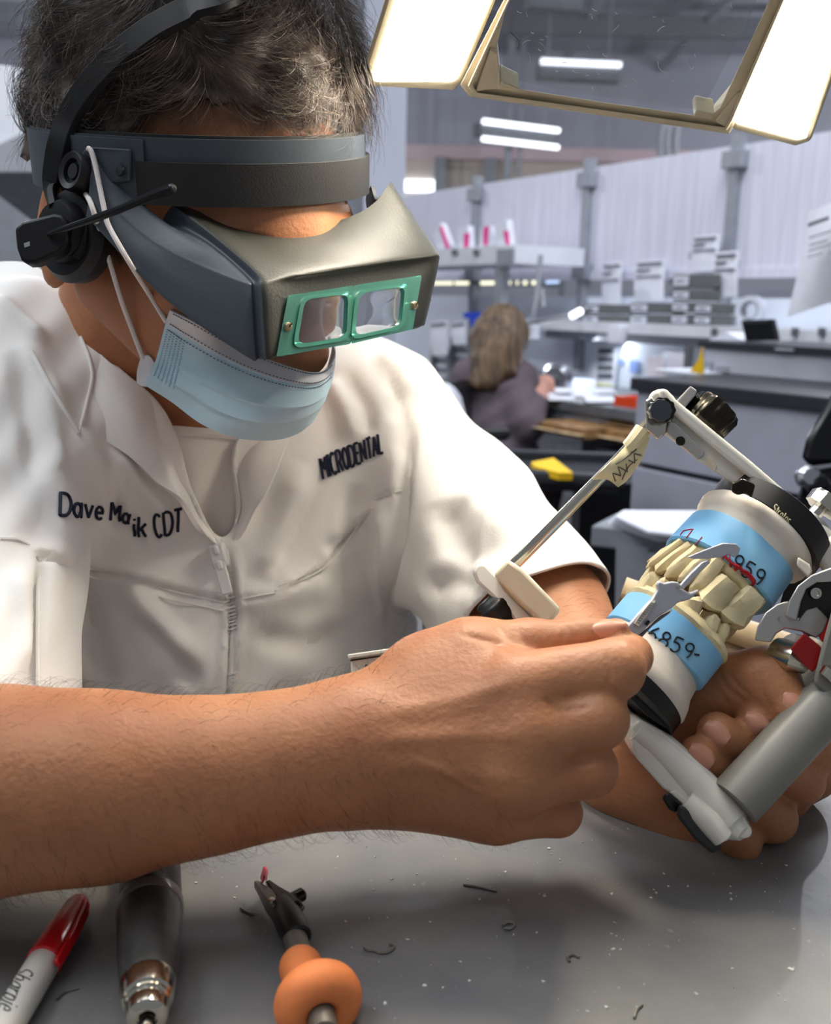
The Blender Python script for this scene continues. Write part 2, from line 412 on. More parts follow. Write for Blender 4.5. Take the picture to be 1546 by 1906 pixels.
# partition frame: s runs along the partition (towards the camera's right), n out of it, z up
W0 = np.array([1.14, 3.5, 0.0]); TN = nrm((-.844, -.536, 0)); TS = nrm((.536, -.844, 0))
def onB(px, py, off):                            # where the sight line meets the plane parallel to the partition, off metres out
    d = ray(px, py); o = W0 + TN*off; t = ((o-CAM) @ TN)/(d @ TN); return CAM + d*t
def sB(p): return (np.asarray(p)-W0) @ TS
def bbox(s0, s1, n0, n1, z0, z1):
    c = W0 + TS*(s0+s1)/2 + TN*(n0+n1)/2 + WZ*(z0+z1)/2
    return box(c, TS, TN, WZ, abs(s1-s0), abs(n1-n0), abs(z1-z0))
def pbox(x0, y0, x1, y1, off, thick):            # box whose front face fills these px corners on the plane off out
    a = onB(x0, y0, off); b = onB(x1, y1, off); return bbox(sB(a), sB(b), off, off-thick, a[2], b[2])
ZT = 1.715
S('trim_1', wbox(-8, 9, 14.75, 15.0, 3.18, 3.36), M_beam)
S('wall_far', wbox(-8, 9, 14.9, 15.0, 2.6, 3.18), M_tan)
for i, px in enumerate((817, 905)):
    x = P(px, 320, 14.9)[0]; S('trim_%d' % (i+2), wbox(x-.08, x+.08, 14.7, 14.9, 2.3, 3.2), M_gm)
cx = P(722, 300, 5.6); S('wall_column', wbox(cx[0]-.115, cx[0]+.10, 5.5, 5.8, 0, 4.7), M_col)
cx2 = P(668, 200, 6.0); S('wall_pier', wbox(cx2[0]-.08, cx2[0]+.07, 5.9, 6.2, 0, 4.7), M_gm)
for i, (px, w) in enumerate(((945, .10), (966, .05))):
    x = P(px, 300, 12.6); t = mesh('hanging_pipe', tube([(x[0], x[1], 1.6), (x[0], x[1], 4.7)], w/2, 10), M_gm)
    _props(t, 'thick vertical pipe behind the double tube light, beneath the magnifier frame' if i == 0 else 'thin vertical pipe close beside the thick pipe behind the double tube light', 'pipe')
pt = thing('wall_left', P(-40, 420, 2.6), None, None); pt['kind'] = 'structure'
mesh('panel', wbox(-3.2, P(76, 400, 3.2)[0]-.0, 3.2, 3.3, 0, 1.58), M_gm, pt, smooth=False)
# lit opening low on the far wall
S('window_1', wbox(P(752, 350, 14.8)[0], P(812, 350, 14.8)[0], 14.82, 15.0, P(760, 366, 14.9)[2], P(760, 346, 14.9)[2]), M_tube)
def fixture(px, py, z, length, label, tilt=0, rows=(-1, 1)):
    c = P(px, py, z); t = thing('ceiling_light', c, label, 'light', 'hanging tube lights')
    d = nrm((1, tilt, 0)); y = np.cross(WZ, d)
    mesh('housing', box(c+WZ*.02, d, y, WZ, length*1.02, .16, .15), M_gmd, t, smooth=False)
    for s in rows:
        mesh('tube', tube([c - d*length/2 + WZ*(.10*s) - y*.12, c + d*length/2 + WZ*(.10*s) - y*.12], .030, 10), M_tube, t)
    for e in (-.38, .38):
        mesh('hanger', tube([c+d*length*e+WZ*.08, c+d*length*e + WZ*(4.7-c[2])], .008, 6), M_gm, t)
fixture(960, 253, 12.2, 1.12, 'double tube light hanging below the magnifier frame', .55)
fixture(600, 97, 9.0, .5, 'double tube light half hidden behind the curly hair', .3)
# reflected-looking tubes seen through the lens are real fixtures further on
fixture(1075, 140, 10.5, .86, 'single tube light seen low through the magnifying lens', .1, (1,))
fixture(1030, 8, 8.6, .5, 'single tube light seen high through the magnifying lens', .2, (1,))
# ceiling joists
for i, (z, y) in enumerate(((4.35, 6.5), (4.3, 8.5), (4.3, 10.5), (4.3, 12.5))):
    S('trim_%d' % (10+i), wbox(-8, 9, y, y+.14, z, z+.22), M_gmd)
for i, x in enumerate((-2.2, -.9, .5, 1.9, 3.3)):
    S('trim_%d' % (20+i), wbox(x, x+.08, 2.5, 15, 4.45, 4.55), M_gm)
pd = thing('wall_duct', P(1265, 250, 9.5), 'grey pipe bends below the magnifier frame by the partition top', 'pipe')
for k, (x0, x1) in enumerate(((1228, 1300), (1240, 1320), (1256, 1330))):
    mesh('pipe', tube(smooth_path([P(x0, 300, 9.5), P(x0+2, 246, 9.5), P(x0+14, 232, 9.5), P(x1, 228-8*k, 9.5)], 6), .035, 8), M_gm, pd)
# white ventilation hood at far left
hd = thing('fume_hood', P(20, 250, 2.4), 'pale white hood behind the man\'s curly hair at the back of his head', 'hood')
mesh('hood_front', prism(PP([(-60, 112, 2.4), (70, 128, 2.4), (74, 235, 2.4), (-60, 300, 2.4)]), FWD*.4), M_white, hd, smooth=False, bevel=.006)
mesh('hood_lip', prism(PP([(-60, 300, 2.36), (74, 232, 2.36), (90, 322, 2.36), (-60, 322, 2.36)]), FWD*.4), M_gm, hd, smooth=False, bevel=.004)

# ---- partition with posts and translucent panels
S('floor_plinth', bbox(-3.6, 1.2, -.02, .0, 0, .1), M_gm)
pw = thing('wall_partition', W0, None, None); pw['kind'] = 'structure'
posts = [sB(onB(x, 400, 0)) for x in (1367, 1096, 890)]
edges = [1.3]+posts+[-2.6]
for a, b in zip(edges[:-1], edges[1:]):
    mesh('panel', bbox(a-.012, b+.012, 0, -.01, 1.30, ZT), M_poly, pw, smooth=False)
mesh('lower_panel', bbox(1.3, -2.6, 0, -.01, .75, 1.20), M_back, pw, smooth=False)
mesh('rail', bbox(1.3, -2.6, .015, -.02, 1.268, 1.30), M_poly, pw, smooth=False)
for i, s in enumerate(posts):
    mesh('post', bbox(s-.018, s+.018, .03, -.012, .9, ZT+.035), M_gm, pw, smooth=False)
    for z in (ZT-.05, 1.30):
        mesh('clamp', bbox(s-.042, s+.042, .045, -.015, z-.03, z+.03), M_gm, pw, smooth=False, bevel=.004)
# lamps glowing through the slot under the partition rail, on a rack in the next bay
lr = thing('lamp_rack', P(900, 525, 6.4)*[1, 1, 0], 'row of small glowing lamps showing below the partition rail', 'lamps')
zl_ = P(900, 525, 6.4)[2]; e0, e1 = P(796, 525, 6.45), P(1046, 525, 6.45)
mesh('rail', wbox(e0[0], e1[0], e0[1], e0[1]+.03, zl_-.022, zl_+.03), M_gmd, lr, smooth=False)
for e in (e0, e1): mesh('upright', wbox(e[0]-.015, e[0]+.015, e[1], e[1]+.03, 0, zl_+.03), M_gmd, lr, smooth=False)
for a, b in ((806, 842), (846, 876), (880, 884), (893, 930), (946, 950), (961, 964), (974, 980), (990, 996)):
    mesh('lamp', tube([P(a, 525, 6.4), P(b, 525, 6.4)], .017, 8), M_warm, lr)
mesh('lamp', tube([P(1016, 524, 6.38), P(1040, 523, 6.38)], .014, 8), mat('cool_lit', (200, 220, 255), .5, emit=(190, 214, 255), estr=1.0), lr, label='bluish lamp')
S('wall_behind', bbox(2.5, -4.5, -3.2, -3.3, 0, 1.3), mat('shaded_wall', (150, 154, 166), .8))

# ---- long shelf with drawer bins and hanging papers
sh = thing('wall_shelf', onB(1150, 615, .3), 'long white shelf under the grey drawer bins', 'shelf')
z1 = onB(1150, 602, .32)[2]; s0, s1 = sB(onB(945, 610, .32)), sB(onB(1620, 610, .32))
mesh('board', bbox(s0, s1, .32, .01, z1-.022, z1), M_white, sh, smooth=False)
mesh('lip', bbox(s0, s1, .33, .32, z1-.034, z1+.004), M_white, sh, smooth=False)
mesh('under_rail', bbox(s0, s1, .12, .09, z1-.075, z1-.022), M_gm, sh, smooth=False)
for x in (1330, 1420, 1480, 1530):
    p = onB(x, 618, .335); mesh('hook', bbox(sB(p)-.008, sB(p)+.008, .345, .33, p[2]-.012, p[2]+.012), M_gmd, sh, smooth=False)
area('shelf_lamp', onB(1080, 632, .16), onB(1080, 750, .25), .9, .06, 3.2, (.86, .93, 1.0))
p = onB(1145, 620, .36); ob = mesh('shelf_clip', bbox(sB(p)-.03, sB(p)+.03, .37, .335, p[2]-.035, p[2]+.025), M_paper, bevel=.003)
_props(ob, 'small white square holder on the long shelf edge', 'holder')
def drawer_bin(x0, x1, xe, y0, y1, rows, label, off=.30):
    # label faces between x0 and x1, the body's side runs on to xe
    a = onB(x0, y1, off); b = onB(x1, y0, off); e = onB(xe, y1, off-.24)
    w = sB(b)-sB(a); h = (b[2]-a[2])/rows
    for r in range(rows):
        t = thing('drawer_bin', W0+TS*sB(a)+TN*off+WZ*(a[2]+h*r), label % (('bottom one', 'second one up', 'third one up', 'fourth one up')[r] if rows > 1 else ''), 'drawer', 'grey drawer bins on the long shelf')
        za, zb = a[2]+h*r+.002, a[2]+h*(r+1)-.002; sa = sB(a)
        # body: a long box running back towards the wall at a slant, as these bins stand askew
        f0 = W0+TS*sa+TN*off; f1 = f0+TS*w; bk = nrm(TS*.94 + TN*-.34); L = max(.05, abs(sB(e)-sB(b)))*1.05
        q = [f0, f1, f1+bk*L, f0+bk*L+TN*-.10]
        mesh('body', prism([x+WZ*za for x in q], WZ*(zb-za)), M_bin, t, smooth=False, bevel=.003)
        lf = mesh('label_holder', bbox(sa+w*.12, sa+w*.95, off+.006, off, za+.007, zb-.007), M_label, t, smooth=False)
        mesh('pull', bbox(sa-w*.02, sa+w*.10, off+.012, off, za+.012, zb-.012), M_gmd, t, smooth=False)
        mesh('print', bbox(sa+w*.3, sa+w*.75, off+.007, off+.006, (za+zb)/2-.003, (za+zb)/2+.003), M_ink, lf, smooth=False)
drawer_bin(1083, 1115, 1158, 565, 604, 2, 'grey bin of the stack nearest the woman\'s lamp, %s')
drawer_bin(1170, 1207, 1246, 562, 605, 2, 'grey bin of the second stack along from the woman, %s')
drawer_bin(1247, 1284, 1330, 538, 605, 3, 'grey bin of the tallest stack on the shelf, %s')
drawer_bin(1250, 1284, 1332, 509, 537, 1, 'wide grey bin crowning the tallest stack on the shelf%s')
drawer_bin(1290, 1325, 1382, 564, 606, 2, 'grey bin of the stack next to the black tablet, %s')
def hung_paper(x0, y0, x1, y1, off, label, lines=3, skew=4, name='hanging_paper'):
    c = [onB(x0+skew, y0, off), onB(x1+skew, y0-4, off), onB(x1, y1, off+.012), onB(x0, y1+2, off+.006)]
    t = thing(name, c[3], label, 'paper', 'papers hung above the long shelf')
    g = [[c[0], (c[0]+c[1])/2+TN*.004, c[1]], [(c[0]+c[3])/2+TN*.006, (c[0]+c[1]+c[2]+c[3])/4+TN*.012, (c[1]+c[2])/2+TN*.004], [c[3], (c[2]+c[3])/2+TN*.01, c[2]]]
    mesh('page', sheet(g, .001, 3), M_paper, t)
    for k in range(lines):
        v = .06+.16*k; a = c[0]*(1-v)+c[3]*v; b = c[1]*(1-v)+c[2]*v; w = .9 if k % 2 == 0 else .55
        p0 = a*.9+b*.1; p1 = a*(1-w)+b*w
        mesh('print', prism([p0+TN*.016, p1+TN*.016, p1+TN*.016-WZ*.006, p0+TN*.016-WZ*.006], TN*-.012), M_ink, t, smooth=False)
hung_paper(1120, 490, 1155, 572, .05, 'pale paper hung over the bin stack nearest the woman\'s lamp')
hung_paper(1180, 486, 1235, 560, .05, 'wide pale paper hung over the second bin stack')
hung_paper(1286, 440, 1336, 505, .05, 'pale paper pinned highest on the partition')
hung_paper(1278, 468, 1325, 508, .04, 'pale paper overlapping below the highest pinned one', 2)
hung_paper(1328, 470, 1372, 552, .22, 'pale paper hung in front of the partition post')
# the big sheet hanging in the near right
bp = thing('hanging_sheet', P(1500, 480, 1.9), 'large white sheet with grey print hanging above the upper cabinet', 'paper')
g = [[P(1503, 392, 1.95), P(1550, 378, 1.92), P(1600, 366, 1.9)], [P(1490, 480, 1.96), P(1545, 470, 1.9), P(1600, 458, 1.9)], [P(1464, 590, 1.97), P(1530, 568, 1.93), P(1600, 548, 1.9)]]
mesh('page', sheet(g, .001, 4), M_paper, bp)
for k, (x0, y0, x1, y1, w) in enumerate(((1503, 416, 1542, 402, 7), (1505, 442, 1560, 424, 2.5), (1505, 456, 1540, 446, 2.5), (1504, 466, 1560, 449, 2.5), (1502, 478, 1530, 470, 2))):
    mesh('print', pprism([(x0, y0), (x1, y1), (x1, y1+w), (x0, y0+w)], 1.885, .003), M_ink, bp, smooth=False)
rl = thing('tape_roll', onB(1396, 580, .24), 'pale roll of tape standing behind the black tablet', 'tape')
mesh('roll', lathe([(-.02, .045), (-.02, .03), (.02, .03), (.02, .045)], onB(1398, 578, .26), TN+TS*.3, 24, caps=False), M_label, rl)
mesh('core', lathe([(-.018, .03), (-.018, .024), (.018, .024), (.018, .03)], onB(1398, 578, .26), TN+TS*.3, 20, caps=False), M_gm, rl)

# ---- rack shelf with pink-marked packets
rk = thing('rack_shelf', onB(930, 480, .45), 'pale upright rack with one shelf behind the visor', 'rack')
zz = onB(900, 468, .45)[2]; sa, sb_ = sB(onB(700, 470, .45)), sB(onB(958, 470, .45))
mesh('board', bbox(sa, sb_, .45, .1, zz-.05, zz+.02), M_white, rk, smooth=False)
mesh('front_rail', bbox(sb_-.1, sb_, .462, .45, zz-.058, zz+.004), M_gm, rk, smooth=False)
sp = sB(onB(933, 540, .42)); mesh('upright', bbox(sp-.022, sp+.022, .44, .40, onB(1090, 752, .62)[2]+.001, zz-.05), M_gm, rk, smooth=False)
for x in (846, 886):
    p = onB(x, 470, .455); mesh('bracket', bbox(sB(p)-.014, sB(p)+.014, .462, .45, p[2]-.01, p[2]+.012), M_gmd, rk, smooth=False)
for i, (pg, pk) in enumerate(((((806, 436), (819, 415), (838, 460), (815, 464)), ((817, 424), (822, 420), (836, 462), (830, 463))),
                             (((850, 425), (870, 420), (873, 461), (852, 463)), ((863, 435), (873, 434), (871, 461), (863, 461))),
                             (((893, 425), (912, 420), (909, 458), (890, 462)), ((899, 423), (909, 421), (906, 456), (899, 456))),
                             (((920, 418), (942, 409), (948, 460), (924, 461)), ((936, 431), (945, 429), (948, 459), (942, 459))))):
    t = thing('packet', onB(pg[3][0], pg[3][1], .42), ('white packet with a slanting pink stripe, nearest the visor on the rack shelf', 'white packet with a short pink stripe, second from the visor on the rack shelf', 'narrow white packet with a pink stripe before the partition post', 'white packet with a pink stripe at the open end of the rack shelf')[i], 'packet', 'pink striped packets on the rack shelf')
    mesh('envelope', prism([onB(x, y, .42) for x, y in pg], TN*-.03), M_paper, t, smooth=False)
    mesh('stripe', prism([onB(x, y, .424) for x, y in pk], TN*-.003), M_pink, t, smooth=False)

# ---- woman's bench
zb = onB(1090, 752, .62)[2]
bn = thing('lab_bench', W0+TN*.62+WZ*0, 'long grey bench strewn with papers before the woman', 'bench')
sL, sR = sB(onB(896, 740, .62)), sB(onB(1195, 760, .62))
mesh('worktop', bbox(sL, sR, .62, .0, zb-.035, zb), M_gmd, bn, smooth=False, bevel=.004)
mesh('front_rail', bbox(sL, sR, .60, .56, zb-.11, zb-.035), M_gm, bn, smooth=False)
for x in (1040, 1130):
    s = sB(onB(x, 780, .6)); mesh('bracket', bbox(s-.02, s+.02, .62, .60, zb-.09, zb-.05), M_gmd, bn, smooth=False)
def drawer(x0, y0, x1, y1, off, m, label):
    a, b = onB(x0, y0, off), onB(x1, y1, off)
    t = mesh('drawer', bbox(sB(a), sB(b), off, off-.03, b[2], a[2]), m, bn, smooth=False, bevel=.006, label=label)
    mesh('tray', bbox(sB(a)+.01, sB(b)-.01, off-.03, .25, b[2]-.012, b[2]+.02), M_wood2, t, smooth=False)
drawer(975, 792, 1076, 813, .80, M_wood, 'pulled-out beech drawer')
drawer(1105, 812, 1200, 828, .72, M_wood, 'pale drawer')
drawer(1117, 786, 1200, 802, .63, M_wood2, 'brown drawer')
mesh('knee_panel', bbox(sL, sR, .10, .08, 0, zb-.04), M_dark, bn, smooth=False)
cbx = mesh('under_bench_cabinet', bbox(sB(onB(1108, 830, .6)), sR+.4, .60, .12, 0, onB(1108, 832, .6)[2]), M_gm, smooth=False)
_props(cbx, 'pale grey drawer cabinet under the woman\'s bench', 'cabinet')
for i, (x0, y0, x1, y1) in enumerate(((1015, 732, 1065, 744), (1055, 722, 1110, 738), (1085, 736, 1140, 748), (1100, 722, 1140, 732), (1030, 722, 1060, 730))):
    q = []
    for x, y in ((x0, y0), (x1, y0), (x1+6, y1), (x0+6, y1)):
        d = ray(x, y); t_ = (zb+.003*(i+1)-CAM[2])/d[2]; q.append(CAM+d*t_)
    ob = mesh('loose_paper', prism(q, WZ*-.0025), M_paper, smooth=False)
    _props(ob, ('loose white paper closest to the woman\'s forearm on the bench', 'large loose white paper in the middle of the woman\'s bench', 'loose white paper touching the orange bin', 'loose white paper below the tall poster on the bench', 'small white paper by the round suction mouth')[i], 'paper', 'loose papers on the back bench')
ob = mesh('paper_sheet', prism([onB(1058, 738, .3), onB(1104, 740, .3), onB(1108, 706, .2), (onB(1068, 704, .2))], TN*-.003), mat('bluish_paper', (206, 216, 248), .6), smooth=False)
_props(ob, 'bluish sheet leaning on the bench beside the round dust mouth', 'paper')
bn2 = thing('orange_bin', onB(1143, 763, .56), 'orange open bin on the bench beside the grey cabinet', 'bin')
a, b = onB(1143, 737, .56), onB(1190, 764, .56)
for nm, q in (('front', bbox(sB(a), sB(b), .56, .55, b[2], a[2])), ('back', bbox(sB(a), sB(b), .42, .41, b[2], a[2])), ('side', bbox(sB(a), sB(a)+.008, .55, .42, b[2], a[2])), ('side', bbox(sB(b)-.008, sB(b), .55, .42, b[2], a[2])), ('base', bbox(sB(a), sB(b), .55, .42, b[2], b[2]+.006))):
    mesh(nm, q, M_org, bn2, smooth=False)
fn = thing('suction_mouth', onB(1042, 705, .3), 'round metal suction mouth standing on the woman\'s bench', 'extractor')
mesh('bowl', lathe([(0, .03), (.01, .062), (.03, .068), (.05, .05)], onB(1040, 707, .3), TN+TS*.5, 28), M_steel, fn)
mesh('hub', lathe([(-.01, .012), (.06, .022), (.07, .015)], onB(1040, 707, .3), TN+TS*.5, 16), M_gmd, fn)
mesh('neck', tube([onB(1043, 712, .27), onB(1045, 745, .25)], .014, 10), M_gmd, fn)
po = thing('wall_poster', onB(1125, 675, .01), 'tall poster with a grid of small grey pictures above the bench', 'poster')
mesh('sheet', pbox(1106, 640, 1144, 730, .012, .002), M_paper, po, smooth=False)
for r in range(4):
    for c in range(3):
        x = 1113+9.5*c - .5*r; y = 648+15.5*r; mesh('picture', pbox(x, y, x+7.5, y+11, .015, .003), M_gmd, po, smooth=False)
mesh('yellow_note', pbox(1108, 712, 1138, 722, .015, .003), mat('pale_yellow', (240, 236, 170), .6), po, smooth=False)
for i, (x0, y0, x1, y1, m, l) in enumerate(((1150, 668, 1158, 678, M_bluel, 'small light blue mark on the backsplash'), (1172, 670, 1186, 694, M_bluel, 'larger light blue mark on the backsplash'))):
    ob = mesh('blue_sticker', pbox(x0, y0, x1, y1, .01, .004), m, smooth=False); _props(ob, l, 'sticker')
pb = thing('document_tray', onB(1240, 690, .5), 'stack of white sheets upright behind the low white box', 'papers')
mesh('sheet', pbox(1205, 662, 1232, 700, .42, .01), M_paper, pb, smooth=False); mesh('sheet', pbox(1232, 655, 1274, 694, .40, .01), M_back, pb, smooth=False)
mesh('stand', pbox(1274, 644, 1279, 700, .42, .02), M_gmd, pb, smooth=False)

# ---- left racks, papers and blue tape behind the man's shoulder
for i, (x0, x1, y0) in enumerate(((804, 834, 648), (841, 872, 628))):
    t = thing('document_rack', onB(x0, 745, .35)*[1, 1, 0], ('grey rack holding one sheet, closest to the visor', 'grey rack with a pale sheet, closest to the woman\'s back')[i], 'rack', 'document racks behind the shoulder')
    a_, b_ = onB(x0, y0, .35), onB(x1, 760, .35); mesh('case', bbox(sB(a_), sB(b_), .35, .15, 0, a_[2]), M_gm, t, smooth=False)
    for k in range(5):
        mesh('slot', pbox(x0+5, y0+10+18*k, x1-5, y0+20+18*k, .356, .006), M_label, t, smooth=False)
    mesh('side_rail', pbox(x0-3, y0, x0+2, 760, .365, .2), M_gmd, t, smooth=False)
hung_paper(803, 600, 833, 660, .40, 'white sheet clipped over the rack closest to the visor', 1, 0)
hung_paper(842, 602, 868, 640, .40, 'white sheet hanging below the blue tape', 1, 0)
bt = mesh('blue_tape', prism([onB(x, y, .41) for x, y in ((862, 582), (894, 580), (889, 606), (876, 607), (873, 592), (862, 592))], TN*-.006), M_blue, smooth=False)
_props(bt, 'folded blue tape stuck up beside the woman\'s head', 'tape')
lp = thing('desk_lamp', onB(985, 600, .5), 'slim grey jointed desk lamp reaching over from behind the woman\'s head', 'lamp')
mesh('post', tube([onB(1006, 475, .4), onB(1000, 540, .42), onB(992, 600, .45)], .010, 8), M_gm, lp)
mesh('arm', tube([onB(992, 598, .45), onB(1010, 540, .45), onB(1012, 572, .47)], .006, 8), M_gm, lp)
mesh('head', prism([onB(970, 600, .5), onB(1062, 582, .58), onB(1082, 576, .6), onB(1072, 588, .6), onB(985, 604, .5)], TN*-.05), M_gm, lp, smooth=False, bevel=.004)
mesh('lamp_glow', tube([onB(1064, 588, .61), onB(1080, 579, .61)], .012, 8), M_tube, lp)
ob = mesh('bench_fixture', pbox(985, 604, 993, 632, .36, .03), M_paper, smooth=False, bevel=.004); _props(ob, 'white bracket hanging from the long shelf beside the woman\'s face', 'bracket')

# ---- grey cabinets at the right
cb = thing('base_cabinet', onB(1300, 900, 1.24)*[1, 1, 0], 'wide grey base cabinet with black-edged top behind the hinged metal instrument', 'cabinet')
OC = 1.24; a = onB(1187, 703, OC); zt = a[2]; sa = sB(a); se = sa+1.25
mesh('top', bbox(sa-.012, se, OC+.012, OC-.62, zt-.028, zt), M_slab, cb, smooth=False, bevel=.003)
zm = onB(1188, 866, OC)[2]
mesh('upper_front', bbox(sa, se, OC, OC-.6, zm+.006, zt-.028), M_cab, cb, smooth=False, bevel=.003)
mesh('lower_front', bbox(sa, se, OC, OC-.6, .08, zm-.006), M_cab, cb, smooth=False, bevel=.003)
mesh('joint', bbox(sa+.01, se-.01, OC-.02, OC-.58, zm-.007, zm+.007), M_slab, cb, smooth=False)
mesh('plinth', bbox(sa+.02, se, OC-.04, OC-.58, 0, .08), M_black, cb, smooth=False)
uc = thing('upper_cabinet', onB(1310, 700, .93), 'light grey box cabinet with vents standing on the black-edged top', 'cabinet')
OU = .93; a = onB(1312, 637, OU); b = onB(1312, 720, OU); su = sB(a)
mesh('case', bbox(su, su+1.0, OU, OU-.34, zt, a[2]-.012), M_cabu, uc, smooth=False, bevel=.004)
mesh('top_edge', bbox(su-.01, su+1.0, OU+.012, OU-.35, a[2]-.012, a[2]+.002), M_slab, uc, smooth=False)
mesh('handle', pbox(1440, 648, 1474, 655, OU+.02, .02), M_gm, uc, smooth=False, bevel=.003)
for k in range(4):
    mesh('vent_slot', pbox(1330, 683+6.5*k, 1356, 686+6.5*k, OU+.003, .004), M_gmd, uc, smooth=False)
mesh('switch_plate', pbox(1308, 674, 1322, 706, OU+.006, .006), M_gm, uc, smooth=False); mesh('switch_knob', pbox(1312, 686, 1317, 694, OU+.014, .008), M_label, uc, smooth=False)
tb = thing('tablet', onB(1410, 632, .85), 'black tablet propped on top of the light grey box cabinet', 'tablet')
q = [onB(x, y, .80) for x, y in ((1378, 596), (1434, 594), (1443, 634), (1386, 634))]
mesh('screen', prism(q, TN*-.02+WZ*-.0), M_dark, tb, smooth=False, bevel=.003)
mesh('bezel', prism([onB(x, y, .805) for x, y in ((1378, 596), (1434, 594), (1428, 602), (1384, 603))], TN*-.01), M_slab, tb, smooth=False)
ob = mesh('paper_stack', prism([onB(x, y, .8) for x, y in ((1318, 633), (1350, 618), (1380, 634))], TN*-.15), M_paper, smooth=False); _props(ob, 'white folded sheet on the cabinet beside the black tablet', 'paper')
ob = mesh('tissue_box', pbox(1216, 686, 1306, 702, 1.0, .16), M_label, smooth=False, bevel=.003); _props(ob, 'low white box on the black-edged top', 'box')
ob = mesh('yellow_note', prism([onB(x, y, 1.02) for x, y in ((1283, 692), (1300, 668), (1306, 645), (1308, 696))], TN*-.004), M_yel, smooth=False); _props(ob, 'yellow note sticking up behind the low white box', 'note')
# ---- grey table with papers, black tray, chair
tz = P(1180, 985, 1.55)[2]
tbv = thing('side_table', P(1180, 985, 1.55)*[1, 1, 0], 'grey side table with stacked papers behind the dental model', 'table')
q = []
for x, y in ((1100, 978), (1145, 955), (1420, 960), (1420, 1010)):
    d = ray(x, y); q.append(CAM+d*((tz-CAM[2])/d[2]))
q = np.array(q); mesh('tabletop', prism(q, WZ*-.035), M_gm, tbv, smooth=False, bevel=.004)
mesh('leg', pprism([(1146, 1010), (1206, 1020), (1200, 1300), (1142, 1300)], 1.5, .06), M_gm, tbv, smooth=False)
mesh('cross_rail', pprism([(1196, 1040), (1300, 1060), (1300, 1100), (1196, 1070)], 1.58, .03), M_gmd, tbv, smooth=False)
for k in range(4):
    q = []
    for x, y in ((1132+4*k, 972-4*k), (1160, 955-2*k), (1300, 950), (1300, 1000), (1225-6*k, 1004-5*k)):
        d = ray(x, y); q.append(CAM+d*((tz+.003+.006*k-CAM[2])/d[2]))
    ob = mesh('paper', prism(q, WZ*-.004), M_paper, smooth=False); _props(ob, ('lowest white sheet', 'second white sheet up', 'third white sheet up', 'topmost white sheet')[k] + ' of the pile on the grey side table', 'paper', 'sheets piled on the side table')
trz = P(1000, 870, 2.0)[2]
tr = thing('black_tray', P(1000, 880, 2.0), 'black cart top with raised rim holding a yellow envelope', 'cart')
q = []
for x, y in ((880, 868), (935, 850), (1150, 858), (1150, 900), (1000, 892)):
    d = ray(x, y); q.append(CAM+d*((trz-CAM[2])/d[2]))
mesh('surface', prism(q, WZ*-.02), M_black, tr, smooth=False)
mesh('rim', tube(np.array(q+[q[0]])+WZ*.004, .014, 8), mat('rim_grey', (54, 56, 62), .4), tr)
for x, y in ((960, 890), (1120, 895)):
    p = P(x, y, 2.0); mesh('leg', wbox(p[0]-.05, p[0]+.05, p[1]-.05, p[1]+.05, 0, trz-.02), M_black, tr, smooth=False)
q = []
for x, y in ((988, 860), (1030, 852), (1066, 880), (1040, 880), (995, 868)):
    d = ray(x, y); q.append(CAM+d*((trz+.02-CAM[2])/d[2]))
ob = mesh('yellow_envelope', prism(q, WZ*-.014), M_yel, smooth=False); _props(ob, 'yellow envelope lying on the black cart', 'envelope')
ch = thing('office_chair', P(880, 900, 2.9)*[1, 1, 0], 'black office chair the woman sits on', 'chair')
mesh('armrest', pprism([(858, 798), (948, 796), (952, 812), (940, 820), (862, 822)], 2.75, .28), M_black, ch, bevel=.01)
mesh('seat', wbox(*sorted((P(860, 870, 2.9)[0], P(985, 870, 2.9)[0])), 2.75, 3.2, P(900, 905, 2.9)[2], P(900, 875, 2.9)[2]), M_black, ch, smooth=False, bevel=.02)
mesh('arm_post', pprism([(870, 815), (900, 815), (905, 890), (875, 890)], 2.85, .04), M_black, ch, smooth=False)
mesh('backrest', sheet([[P(842, 712, 3.0), P(866, 706, 3.15), P(880, 712, 3.3)], [P(838, 760, 2.95), P(858, 760, 3.1), P(878, 770, 3.28)], [P(845, 830, 2.95), P(862, 836, 3.1), P(880, 836, 3.26)]], .04, 4), M_black, ch)
pp_ = P(920, 950, 2.95); mesh('pedestal', tube([(pp_[0], 3.0, .05), (pp_[0], 3.0, P(900, 905, 2.9)[2])], .03, 12), M_black, ch)
for k in range(5):
    a = k*2*math.pi/5; mesh('foot', tube([(pp_[0], 3.0, .09), (pp_[0]+.28*math.cos(a), 3.0+.28*math.sin(a), .04)], [.03, .018], 8), M_black, ch)
ob = mesh('draped_jacket', sheet([[P(800, 722, 2.9), P(826, 712, 2.84), P(846, 722, 2.86), P(858, 738, 2.95)], [P(796, 770, 2.86), P(828, 762, 2.76), P(852, 770, 2.8), P(870, 786, 2.9)], [P(800, 830, 2.9), P(836, 838, 2.76), P(858, 828, 2.8), P(878, 806, 2.9)]], .006, 6), M_paper)
_props(ob, 'crumpled white jacket draped over the office chair back', 'jacket')
